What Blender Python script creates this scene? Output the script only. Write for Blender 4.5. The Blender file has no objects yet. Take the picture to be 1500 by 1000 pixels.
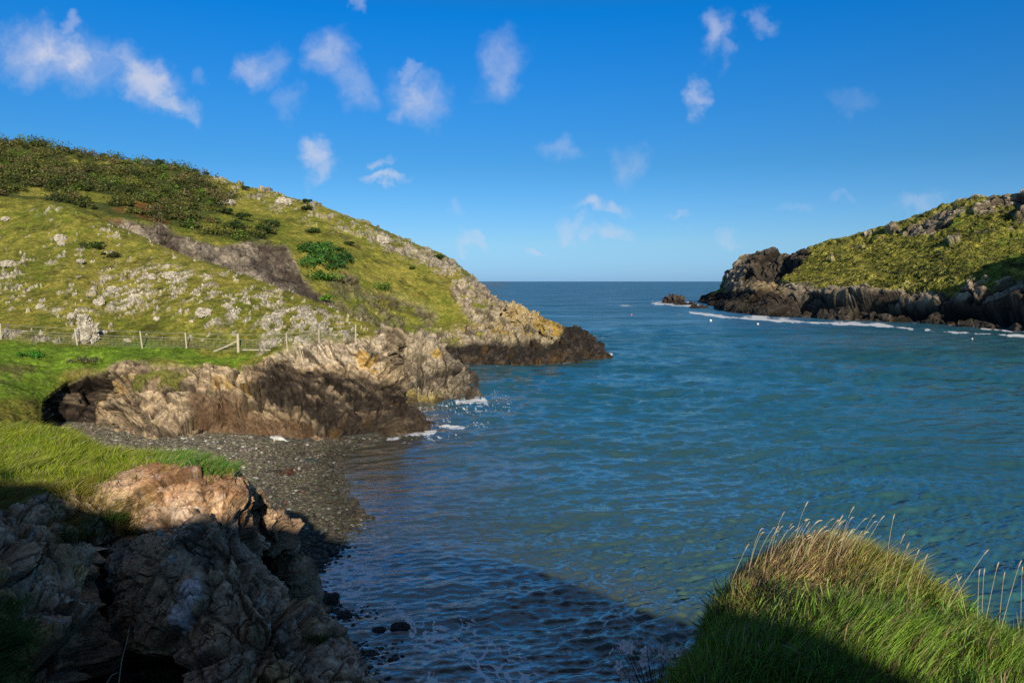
import bpy, math, random
import numpy as np
from mathutils import Vector

random.seed(7)
rng = np.random.default_rng(7)
R = math.radians
C = bpy.context.scene.collection

# ------------------------------------------------------------------ camera
H = 12.0
PITCH = R(4.646)
FPX = 1083.0
cam = bpy.data.cameras.new('camera')
cam.sensor_width = 36.0
cam.lens = 36.0 * FPX / 1500.0
cam.clip_start = 0.1
cam.clip_end = 200000.0
camo = bpy.data.objects.new('camera', cam)
camo.location = (0, 0, H)
camo.rotation_euler = (R(90) - PITCH, 0, 0)
C.objects.link(camo)
bpy.context.scene.camera = camo

# ------------------------------------------------------------------ sun, sky, exposure
SUN_EL = R(19.5)
LX, LY = math.sin(R(-13)), math.cos(R(-13))          # heading of the light over the ground
sun = bpy.data.lights.new('sun', 'SUN')
sun.energy = 5.0
sun.angle = R(0.55)
sun.color = (1.0, 0.89, 0.70)
suno = bpy.data.objects.new('sun', sun)
suno.rotation_euler = Vector((LX * math.cos(SUN_EL), LY * math.cos(SUN_EL), -math.sin(SUN_EL))).to_track_quat('-Z', 'Y').to_euler()
suno.location = (20, -60, 60)
C.objects.link(suno)

sc = bpy.context.scene
sc.view_settings.view_transform = 'Standard'
sc.view_settings.look = 'None'
sc.view_settings.gamma = 1.0
sc.view_settings.exposure = 0.0
sc.cycles.use_denoising = False
sc.cycles.max_bounces = 6
sc.cycles.diffuse_bounces = 2
sc.cycles.glossy_bounces = 2
sc.cycles.transparent_max_bounces = 8

world = bpy.data.worlds.new('World')
sc.world = world
world.use_nodes = True
wt = world.node_tree
for n in list(wt.nodes):
    wt.nodes.remove(n)


def nd(t, kind, **kw):
    n = t.nodes.new(kind)
    for k, v in kw.items():
        setattr(n, k, v)
    return n


def setin(t, n, i, v):
    if hasattr(v, 'is_output') or isinstance(v, bpy.types.NodeSocket):
        t.links.new(v, n.inputs[i])
    else:
        n.inputs[i].default_value = v


def mth(t, op, a, b=None, clamp=False):
    n = nd(t, 'ShaderNodeMath', operation=op, use_clamp=clamp)
    setin(t, n, 0, a)
    if b is not None:
        setin(t, n, 1, b)
    return n.outputs[0]


def mixc(t, f, a, b, bt='MIX'):
    n = nd(t, 'ShaderNodeMix', data_type='RGBA', blend_type=bt)
    setin(t, n, 0, f)
    for s, v in ((6, a), (7, b)):
        if isinstance(v, tuple) and len(v) == 3:
            v = v + (1,)
        setin(t, n, s, v)
    return n.outputs[2]


def ramp(t, f, a, b, c=0.0, d=1.0, smooth=True):
    n = nd(t, 'ShaderNodeMapRange', clamp=True)
    n.interpolation_type = 'SMOOTHSTEP' if smooth else 'LINEAR'
    setin(t, n, 0, f)
    for i, v in enumerate((a, b, c, d)):
        n.inputs[1 + i].default_value = v
    return n.outputs[0]


def noise(t, vec, scale, detail=4, rough=0.55, dist=0.0):
    n = nd(t, 'ShaderNodeTexNoise')
    t.links.new(vec, n.inputs['Vector'])
    n.inputs['Scale'].default_value = scale
    n.inputs['Detail'].default_value = detail
    n.inputs['Roughness'].default_value = rough
    n.inputs['Distortion'].default_value = dist
    return n


def pray(px, py):
    u = (px - 750.0) / FPX
    v = -(py - 500.0) / FPX
    cy, sy = math.cos(PITCH), math.sin(PITCH)
    return u, cy + v * sy, -sy + v * cy              # x, y, z of the ray


def build_sky():
    t = wt
    sky = nd(t, 'ShaderNodeTexSky', sky_type='NISHITA', sun_disc=False)
    sky.sun_elevation = SUN_EL
    sky.sun_rotation = math.atan2(-LX, -LY)
    sky.altitude = 0
    sky.air_density = 1.0
    sky.dust_density = 0.3
    sky.ozone_density = 3.0
    tc = nd(t, 'ShaderNodeTexCoord')
    sep = nd(t, 'ShaderNodeSeparateXYZ')
    t.links.new(tc.outputs['Generated'], sep.inputs[0])
    x, y, z = sep.outputs
    # clear-air colour grade by height above the horizon: deeper blue higher up, then warm fill light added overhead
    g1 = ramp(t, z, 0.0, 0.42, smooth=False)
    cr = nd(t, 'ShaderNodeValToRGB')
    e = cr.color_ramp.elements
    e[0].position, e[1].position = SKY_GRADE[0][0], SKY_GRADE[-1][0]
    for q in SKY_GRADE[1:-1]:
        e.new(q[0])
    for k, q in enumerate(SKY_GRADE):
        e[k].color = tuple(c / 3 for c in q[1]) + (1,)
    t.links.new(z, cr.inputs[0])
    grade = mixc(t, 1.0, cr.outputs[0], (3, 3, 3), 'MULTIPLY')
    col = mixc(t, 1.0, sky.outputs[0], grade, 'MULTIPLY')
    # clouds
    ys = mth(t, 'MAXIMUM', y, 0.05)
    U = mth(t, 'DIVIDE', x, ys)
    V = mth(t, 'DIVIDE', z, ys)
    uv = nd(t, 'ShaderNodeCombineXYZ')
    t.links.new(U, uv.inputs[0])
    t.links.new(V, uv.inputs[1])
    w1 = noise(t, uv.outputs[0], 12, 5, 0.6)
    sub = nd(t, 'ShaderNodeVectorMath', operation='SUBTRACT')
    t.links.new(w1.outputs['Color'], sub.inputs[0])
    sub.inputs[1].default_value = (0.5, 0.5, 0.5)
    scl = nd(t, 'ShaderNodeVectorMath', operation='SCALE')
    t.links.new(sub.outputs[0], scl.inputs[0])
    scl.inputs['Scale'].default_value = 0.115
    add = nd(t, 'ShaderNodeVectorMath', operation='ADD')
    t.links.new(uv.outputs[0], add.inputs[0])
    t.links.new(scl.outputs[0], add.inputs[1])
    wuv = add.outputs[0]
    clouds = [  # px, py, rx, ry, tilt, strength
        (85, 82, 92, 48, 12, 1.3), (102, 34, 22, 14, 0, .7), (205, 110, 66, 36, 32, 1.2), (250, 143, 42, 17, 12, 1.2),
        (30, 85, 38, 26, 0, .6), (390, 92, 34, 30, 30, .8), (478, 80, 36, 42, 20, .8), (515, 115, 40, 30, 45, .7),
        (612, 138, 52, 40, 30, .85), (605, 94, 16, 12, 0, .7), (585, 160, 22, 22, 0, .6), (732, 97, 36, 42, 30, .55),
        (463, 215, 30, 28, 20, 1.1), (480, 240, 24, 26, 50, .8), (563, 239, 14, 10, 0, .9), (572, 268, 28, 12, -12, 1.0),
        (1056, 50, 28, 36, 20, .8), (1068, 85, 16, 22, 0, .4), (1120, 32, 16, 22, -20, .38), (1018, 133, 22, 30, 0, .95), (1021, 165, 12, 26, 0, .5),
        (926, 236, 32, 32, -20, .42), (815, 215, 38, 18, 0, .38), (855, 306, 28, 13, 0, .9), (900, 308, 26, 10, 0, .6),
        (838, 339, 24, 15, 0, .8), (888, 344, 36, 15, -8, .75), (997, 323, 20, 7, 0, .6), (698, 359, 20, 10, 30, .6), (783, 366, 16, 7, 0, .9),
        (1070, 350, 18, 7, 0, .4), (1160, 306, 30, 10, 0, .3), (1245, 150, 36, 14, 0, .16), (1345, 290, 36, 12, 0, .4), (415, 150, 26, 22, 0, .35),
        (665, 315, 18, 14, 30, .35), (520, 4, 14, 12, 0, .5), (1233, 295, 22, 10, 0, .3), (290, 102, 18, 12, 0, .3)]
    acc = None
    for (px, py, rx, ry, tilt, st) in clouds:
        a = pray(px, py)
        m = nd(t, 'ShaderNodeMapping', vector_type='TEXTURE')
        t.links.new(wuv, m.inputs[0])
        m.inputs['Location'].default_value = (a[0] / a[1], a[2] / a[1], 0)
        m.inputs['Rotation'].default_value = (0, 0, R(-tilt))
        m.inputs['Scale'].default_value = (rx / FPX * 1.15, ry / FPX * 1.15, 1)
        ln = nd(t, 'ShaderNodeVectorMath', operation='LENGTH')
        t.links.new(m.outputs[0], ln.inputs[0])
        f = ramp(t, ln.outputs['Value'], 0.15, 1.1, st, 0.0)
        acc = f if acc is None else mth(t, 'MAXIMUM', acc, f)
    w2 = noise(t, wuv, 17, 5, 0.6)
    det = ramp(t, w2.outputs['Fac'], 0.28, 0.66, 0.30, 1.0)
    fac = mth(t, 'MULTIPLY', acc, det)
    fac = mth(t, 'MULTIPLY', fac, 0.76, clamp=True)
    ccol = mixc(t, g1, (6.2, 6.8, 8.2), (5.2, 5.7, 7.4))
    col = mixc(t, fac, col, ccol)
    bg = nd(t, 'ShaderNodeBackground')
    t.links.new(col, bg.inputs[0])
    bg.inputs[1].default_value = 0.1
    out = nd(t, 'ShaderNodeOutputWorld')
    t.links.new(bg.outputs[0], out.inputs[0])


SKY_GRADE = [(0.0, (.38, .74, 1.60)), (.05, (.46, .76, 1.20)), (.148, (.235, .65, 1.02)), (.33, (.02, .69, 1.33)), (.46, (.26, .44, .52)), (.72, (.62, .68, .76)), (1.0, (1.7, 1.2, .95))]
build_sky()

# ------------------------------------------------------------------ numeric helpers


def P(px, py, Y):
    x, y, z = pray(px, py)
    k = Y / y
    return np.array((x * k, Y, H + z * k))


def PZ(px, py, z0=0.0):
    x, y, z = pray(px, py)
    k = (z0 - H) / z
    return np.array((x * k, y * k, z0))


def proj(p):
    p = np.asarray(p, float)
    cy, sy = math.cos(PITCH), math.sin(PITCH)
    dx, dy, dz = p[..., 0], p[..., 1], p[..., 2] - H
    f = np.maximum(dy * cy - dz * sy, 1e-3)
    up = dy * sy + dz * cy
    return 750 + FPX * dx / f, 500 - FPX * up / f


K1, K2, K3 = np.uint32(73856093), np.uint32(19349663), np.uint32(83492791)


def _mixh(h):
    h = h ^ (h >> np.uint32(15))
    h = h * np.uint32(2246822519)
    h ^= h >> np.uint32(13)
    h *= np.uint32(3266489917)
    h ^= h >> np.uint32(16)
    return h.astype(np.float32) * np.float32(1 / 4294967296.0)


def hsh(i, j, k, s=0):
    i, j, k = (np.asarray(a).astype(np.int32).view(np.uint32) for a in (i, j, k))
    return _mixh((i * K1) ^ (j * K2) ^ (k * K3) ^ np.uint32((s * 2654435761) & 0xFFFFFFFF))


def vnoise(p, s=0):
    p = np.asarray(p, np.float32)
    f = np.floor(p)
    t = p - f
    t = t * t * t * (t * (t * 6 - 15) + 10)
    c = f.astype(np.int32).view(np.uint32)
    hx = (c[:, 0] * K1, (c[:, 0] + np.uint32(1)) * K1)
    hy = (c[:, 1] * K2, (c[:, 1] + np.uint32(1)) * K2)
    sd = np.uint32((s * 2654435761) & 0xFFFFFFFF)
    hz = ((c[:, 2] * K3) ^ sd, ((c[:, 2] + np.uint32(1)) * K3) ^ sd)
    tx, ty, tz = t[:, 0], t[:, 1], t[:, 2]
    r = []
    for a in (0, 1):
        q = []
        for b in (0, 1):
            h = hx[a] ^ hy[b]
            v0 = _mixh(h ^ hz[0])
            q.append(v0 + (_mixh(h ^ hz[1]) - v0) * tz)
        r.append(q[0] + (q[1] - q[0]) * ty)
    return (r[0] + (r[1] - r[0]) * tx) * 2 - 1


def fbm(p, freq=1.0, octv=4, gain=0.5, s=0, ridged=False):
    r = 0
    a = 1.0
    tot = 0
    for o in range(octv):
        n = vnoise(p * freq + 17.3 * o, s + o)
        if ridged:
            n = 1 - 2 * np.abs(n)
        r = r + a * n
        tot += a
        a *= gain
        freq *= 2.03
    return r / tot


def worley(p, s=0, tilt=0.6, jit=0.8):
    """angular blocks: facet height of the nearest cell, distance to its edge, cell random"""
    p = np.asarray(p, np.float32)
    f = np.floor(p)
    n = len(p)
    F1 = np.full(n, 9.0, np.float32)
    F2 = np.full(n, 9.0, np.float32)
    best = np.zeros((n, 3), np.float32)
    bc = np.zeros((n, 3), np.float32)
    for a in (-1, 0, 1):
        for b in (-1, 0, 1):
            for c in (-1, 0, 1):
                if abs(a) + abs(b) + abs(c) == 3:
                    continue
                ci, cj, ck = f[:, 0] + a, f[:, 1] + b, f[:, 2] + c
                q = np.stack([ci + .5 + (hsh(ci, cj, ck, s) - .5) * jit, cj + .5 + (hsh(ci, cj, ck, s + 1) - .5) * jit,
                              ck + .5 + (hsh(ci, cj, ck, s + 2) - .5) * jit], 1)
                d = np.sqrt(((p - q) ** 2).sum(1))
                m = d < F1
                F2 = np.where(m, F1, np.minimum(F2, d))
                F1 = np.where(m, d, F1)
                best[m] = q[m]
                bc[m, 0] = ci[m]
                bc[m, 1] = cj[m]
                bc[m, 2] = ck[m]
    i, j, k = bc.T
    rid = hsh(i, j, k, s + 3)
    tv = np.stack([hsh(i, j, k, s + 4), hsh(i, j, k, s + 5), hsh(i, j, k, s + 6)], 1) - .5
    h = (rid - .5) + ((p - best) * tv).sum(1) * tilt * 2
    return h, F2 - F1, rid


def sstep(x, a, b):
    t = np.clip((x - a) / (b - a), 0, 1)
    return t * t * (3 - 2 * t)


def pdist(px, py, pts, closed=True):
    """signed distance in px to a polygon (positive inside), or distance to a polyline"""
    d = np.full(px.shape, 1e9)
    ins = np.zeros(px.shape, bool)
    n = len(pts)
    for i in range(n if closed else n - 1):
        x0, y0 = pts[i]
        x1, y1 = pts[(i + 1) % n]
        ex, ey = x1 - x0, y1 - y0
        t = np.clip(((px - x0) * ex + (py - y0) * ey) / (ex * ex + ey * ey + 1e-9), 0, 1)
        d = np.minimum(d, np.hypot(px - x0 - t * ex, py - y0 - t * ey))
        if closed:
            c = ((y0 > py) != (y1 > py)) & (px < (x1 - x0) * (py - y0) / (y1 - y0 + 1e-12) + x0)
            ins ^= c
    return np.where(ins, d, -d) if closed else d


def mix(a, b, t):
    a = np.asarray(a, float)
    b = np.asarray(b, float)
    t = np.asarray(t)[:, None]
    return a * (1 - t) + b * t


def crom(ctrl, counts, axis):
    """Catmull-Rom along an axis; counts = samples per span"""
    c = np.moveaxis(np.asarray(ctrl, float), axis, 0)
    n = c.shape[0]
    out = []
    for i in range(n - 1):
        p0 = c[max(i - 1, 0)]
        p1 = c[i]
        p2 = c[i + 1]
        p3 = c[min(i + 2, n - 1)]
        # chord-limited tangents keep uneven spans from overshooting
        d0 = np.linalg.norm(p1 - p0, axis=-1, keepdims=True) + 1e-6
        d1 = np.linalg.norm(p2 - p1, axis=-1, keepdims=True) + 1e-6
        d2 = np.linalg.norm(p3 - p2, axis=-1, keepdims=True) + 1e-6
        m1 = ((p1 - p0) / d0 * d1 + (p2 - p1) / d1 * d0) / (d0 + d1) * d1 if i > 0 else (p2 - p1)
        m2 = ((p2 - p1) / d1 * d2 + (p3 - p2) / d2 * d1) / (d1 + d2) * d1 if i < n - 2 else (p2 - p1)
        m = counts[i]
        ts = np.arange(m + (1 if i == n - 2 else 0)) / m
        for t in ts:
            t2, t3 = t * t, t * t * t
            out.append((2 * t3 - 3 * t2 + 1) * p1 + (t3 - 2 * t2 + t) * m1 + (-2 * t3 + 3 * t2) * p2 + (t3 - t2) * m2)
    return np.moveaxis(np.array(out), 0, axis)


def loft(st, dens=1.0, cap=160):
    """st: list of stations, each a list of 3D points -> grid (nu, nv, 3)"""
    c = np.array([[np.asarray(q, float) for q in s] for s in st])
    px, py = proj(c)
    vis = c[..., 1] > 1.0

    def cnt(ax):
        d = np.hypot(np.diff(px, axis=ax), np.diff(py, axis=ax))
        ok = vis[1:] & vis[:-1] if ax == 0 else vis[:, 1:] & vis[:, :-1]
        d = np.where(ok, d, 30)
        d = d.max(axis=1 - ax)
        return [int(np.clip(v * dens, 3, cap)) for v in d]
    g = crom(c, cnt(0), 0)
    return crom(g, cnt(1), 1)


def gnormals(g):
    du = np.gradient(g, axis=0)
    dv = np.gradient(g, axis=1)
    n = np.cross(du, dv)
    n /= np.linalg.norm(n, axis=-1, keepdims=True) + 1e-9
    tocam = np.array((0, 0, H)) - g
    s = np.sign((n * tocam).sum(-1))
    w = n[..., 2]
    if (s + 0.5 * np.sign(w)).sum() < 0:
        n = -n
    return n


# ------------------------------------------------------------------ mesh helpers


def mesh(name, verts, faces, mat, parent=None, col=None, smooth=False, extra=None):
    """faces: list of int arrays (n,k)"""
    me = bpy.data.meshes.new(name)
    verts = np.asarray(verts, np.float32).reshape(-1, 3)
    me.vertices.add(len(verts))
    me.vertices.foreach_set('co', verts.ravel())
    li = np.concatenate([f.ravel() for f in faces]).astype(np.int32)
    ks = np.concatenate([np.full(len(f), f.shape[1]) for f in faces]).astype(np.int32)
    me.loops.add(len(li))
    me.loops.foreach_set('vertex_index', li)
    me.polygons.add(len(ks))
    me.polygons.foreach_set('loop_start', np.concatenate([[0], np.cumsum(ks)[:-1]]).astype(np.int32))
    me.update(calc_edges=True)
    me.polygons.foreach_set('use_smooth', np.full(len(ks), smooth))
    if col is not None:
        a = me.color_attributes.new('Col', 'FLOAT_COLOR', 'POINT')
        c4 = np.ones((len(verts), 4), np.float32)
        c4[:, :3] = col
        a.data.foreach_set('color', c4.ravel())
    for k, v in (extra or {}).items():
        a = me.attributes.new(k, 'FLOAT', 'POINT')
        a.data.foreach_set('value', np.asarray(v, np.float32))
    me.materials.append(mat)
    me.validate()
    o = bpy.data.objects.new(name, me)
    C.objects.link(o)
    if parent is not None:
        o.parent = parent
    return o


def gridfaces(nu, nv):
    i = np.arange(nu - 1)[:, None] * nv + np.arange(nv - 1)[None, :]
    i = i.ravel()
    return np.stack([i, i + 1, i + nv + 1, i + nv], 1)


def tag(o, label=None, cat=None, group=None, kind=None):
    for k, v in (('label', label), ('category', cat), ('group', group), ('kind', kind)):
        if v:
            o[k] = v
    return o


def empty(name, loc):
    o = bpy.data.objects.new(name, None)
    o.empty_display_size = 0.2
    o.location = tuple(float(v) for v in loc)
    C.objects.link(o)
    return o


# ------------------------------------------------------------------ materials


def newmat(name):
    m = bpy.data.materials.new(name)
    m.use_nodes = True
    t = m.node_tree
    for n in list(t.nodes):
        t.nodes.remove(n)
    return m, t, nd(t, 'ShaderNodeOutputMaterial')


def mat_ground(name, fine, bump=0.3, rough=0.9, var=0.55, dist=0.05):
    m, t, out = newmat(name)
    a = nd(t, 'ShaderNodeAttribute', attribute_name='Col')
    g = nd(t, 'ShaderNodeNewGeometry')
    n1 = noise(t, g.outputs['Position'], fine, 5, 0.7)
    n2 = noise(t, g.outputs['Position'], fine * 0.23, 4, 0.6)
    v = ramp(t, n1.outputs['Fac'], 0.25, 0.75, 1 - var, 1 + var, smooth=False)
    v2 = ramp(t, n2.outputs['Fac'], 0.3, 0.7, 1 - var * .4, 1 + var * .4, smooth=False)
    k = mth(t, 'MULTIPLY', v, v2)
    col = mixc(t, 1.0, a.outputs['Color'], k, 'MULTIPLY')
    b = nd(t, 'ShaderNodeBsdfPrincipled')
    t.links.new(col, b.inputs['Base Color'])
    b.inputs['Roughness'].default_value = rough
    b.inputs['Specular IOR Level'].default_value = 0.25
    bp = nd(t, 'ShaderNodeBump')
    bp.inputs['Strength'].default_value = bump
    bp.inputs['Distance'].default_value = dist
    t.links.new(n1.outputs['Fac'], bp.inputs['Height'])
    t.links.new(bp.outputs[0], b.inputs['Normal'])
    t.links.new(b.outputs[0], out.inputs[0])
    return m


def mat_leaf(name, trans=0.35, rough=0.6):
    m, t, out = newmat(name)
    a = nd(t, 'ShaderNodeAttribute', attribute_name='Col')
    b = nd(t, 'ShaderNodeBsdfPrincipled')
    t.links.new(a.outputs['Color'], b.inputs['Base Color'])
    b.inputs['Roughness'].default_value = rough
    b.inputs['Specular IOR Level'].default_value = 0.3
    tr = nd(t, 'ShaderNodeBsdfTranslucent')
    t.links.new(a.outputs['Color'], tr.inputs[0])
    mx = nd(t, 'ShaderNodeMixShader')
    mx.inputs[0].default_value = trans
    t.links.new(b.outputs[0], mx.inputs[1])
    t.links.new(tr.outputs[0], mx.inputs[2])
    t.links.new(mx.outputs[0], out.inputs[0])
    return m


def mat_plain(name, color, rough=0.7, var=0.3, scale=8.0, spec=0.3):
    m, t, out = newmat(name)
    tc = nd(t, 'ShaderNodeTexCoord')
    n1 = noise(t, tc.outputs['Object'], scale, 5, 0.65)
    k = ramp(t, n1.outputs['Fac'], 0.3, 0.7, 1 - var, 1 + var, smooth=False)
    col = mixc(t, 1.0, tuple(color), k, 'MULTIPLY')
    b = nd(t, 'ShaderNodeBsdfPrincipled')
    t.links.new(col, b.inputs['Base Color'])
    b.inputs['Roughness'].default_value = rough
    b.inputs['Specular IOR Level'].default_value = spec
    t.links.new(b.outputs[0], out.inputs[0])
    return m


M_hill = mat_ground('hill_ground', 3.4, 0.5, var=0.75, dist=0.05)
M_far = mat_ground('headland_ground', 1.1, 0.6, var=0.75, dist=0.15)
M_spur = mat_ground('spur_ground', 16.0, 0.8, var=0.65, dist=0.03)
M_beach = mat_ground('beach_ground', 7.0, 0.6, 0.7, var=0.5)
M_rock = mat_ground('boulder_rock', 9.0, 0.7, var=0.45)
M_leaf = mat_leaf('grass_blade')
M_gorse = mat_leaf('gorse_leaf', 0.2)

# ------------------------------------------------------------------ palettes
TURF_A = np.array((0.125, 0.145, 0.016))
TURF_B = np.array((0.255, 0.225, 0.040))
TURF_D = np.array((0.060, 0.058, 0.012))
LUSH = np.array((0.12, 0.215, 0.014))
PALE = np.array((0.46, 0.41, 0.33))
ROCK_A = np.array((0.25, 0.20, 0.145))
ROCK_B = np.array((0.47, 0.385, 0.27))
ROCK_D = np.array((0.060, 0.048, 0.038))
WET_AND_SHADE = np.array((0.020, 0.016, 0.013))  # wet rock, and the shade painted into the headland foot
LICH = np.array((0.46, 0.29, 0.035))
OCHRE = np.array((0.30, 0.20, 0.06))
RUST = np.array((0.20, 0.085, 0.025))
SCAR = np.array((0.22, 0.165, 0.14))

# bedding of the rock: thin along this direction
BN = np.array((0.74, 0.18, -0.65))
BN /= np.linalg.norm(BN)


def bedded(p, f, an=2.4, BN=BN):
    """stretch space so that blocks lie in beds"""
    q = p * f
    return q + (q @ BN)[:, None] * BN[None, :] * (an - 1)


def rockdisp(p, mask, sizes, amps, seed=0, an=2.4, bn=BN):
    """blocky displacement; also the block random and how close a point is to a seam (1 = open face)"""
    n = len(p)
    h = np.zeros(n)
    rid = np.full(n, .5)
    edge = np.ones(n)
    idx = np.nonzero(mask > 0.02)[0]
    if len(idx) == 0:
        return h, rid, edge
    q = p[idx]
    wob = np.stack([fbm(q, .7 / sizes[0], 2, s=seed + 50 + i) for i in range(3)], 1) * sizes[0] * 0.30
    hh = 0
    ee = 1
    rr = 0
    for o, (sz, am) in enumerate(zip(sizes, amps)):
        a, e, r = worley(bedded(q + wob, 1.0 / sz, an, bn), seed + 11 * o)
        seam = 1 - sstep(e, 0.0, (.10, .12, .16)[o])
        hh = hh + am * (a * 1.15 - 0.30 * seam)
        ee = ee * (1 - seam * (.9, .65, .25)[o])  # colour factor for seams: dark joints plus painted crevice shade
        rr = rr + (r - .5) * (.5, .7, .4)[o]
    hh = hh + fbm(q, 1.2 / sizes[-1], 2, s=seed + 90) * amps[-1] * 0.3
    h[idx] = hh
    rid[idx] = np.clip(rr + .5, 0, 1)
    edge[idx] = ee
    return h * mask, rid, edge


def rockcol(p, rid, px_scale, seed, A=ROCK_A, B=ROCK_B, D=ROCK_D):
    n1 = fbm(p, px_scale, 5, 0.6, s=seed)
    n2 = fbm(p, px_scale * 0.25, 3, s=seed + 9)
    c = mix(A, B, sstep(n1 * 0.8 + (rid - .5) * 0.9, -0.45, 0.45))
    c = mix(c, np.broadcast_to(D, c.shape), sstep(n2, 0.05, 0.6) * 0.6)
    return c


def turfcol(p, freq, seed):
    n1 = fbm(p, freq, 5, 0.6, s=seed)
    n2 = fbm(p, freq * 0.12, 3, s=seed + 7)
    n3 = fbm(p, freq * 0.5, 4, 0.6, s=seed + 21)
    c = mix(TURF_A, TURF_B, sstep(n1 + n2 * 0.7, -0.5, 0.55))
    return mix(c, np.broadcast_to(TURF_D, c.shape), sstep(n3, 0.12, 0.5) * 0.7)


LAND = {}
PENDING = []


def finish(name, g, disp, col, mat, label=None, smooth=False, kind='structure'):
    n = gnormals(g)
    g2 = g + n * disp.reshape(g.shape[0], g.shape[1], 1)
    PENDING.append(lambda: tag(mesh(name, g2, [gridfaces(g.shape[0], g.shape[1])], mat, col=col, smooth=smooth), kind=kind))
    px, py = proj(g2.reshape(-1, 3))
    LAND[name] = dict(g=g2, n=gnormals(g2), px=px, py=py, col=col, base=g)


def hit(name, px, py, up=False):
    L = LAND[name]
    d = np.hypot(L['px'] - px, L['py'] - py)
    v = L['g'].reshape(-1, 3)
    r = max(2.5, d.min() + 1.0)
    idx = np.nonzero(d <= r)[0]
    return v[idx[np.argmin(v[idx, 1])]].copy()


def wob_px(p, px, py, amp, freq, s):
    return px + amp * fbm(p, freq, 4, s=s), py + amp * fbm(p, freq, 4, s=s + 33)


# ================================================================== SETTING
# ------------------------------------------------------------------ far hill on the left


def S(back, rows, under=None):
    return [np.asarray(back, float)] + [P(*r) if len(r) == 3 else np.asarray(r[1], float) for r in rows] + ([np.asarray(under, float)] if under is not None else [])


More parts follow.
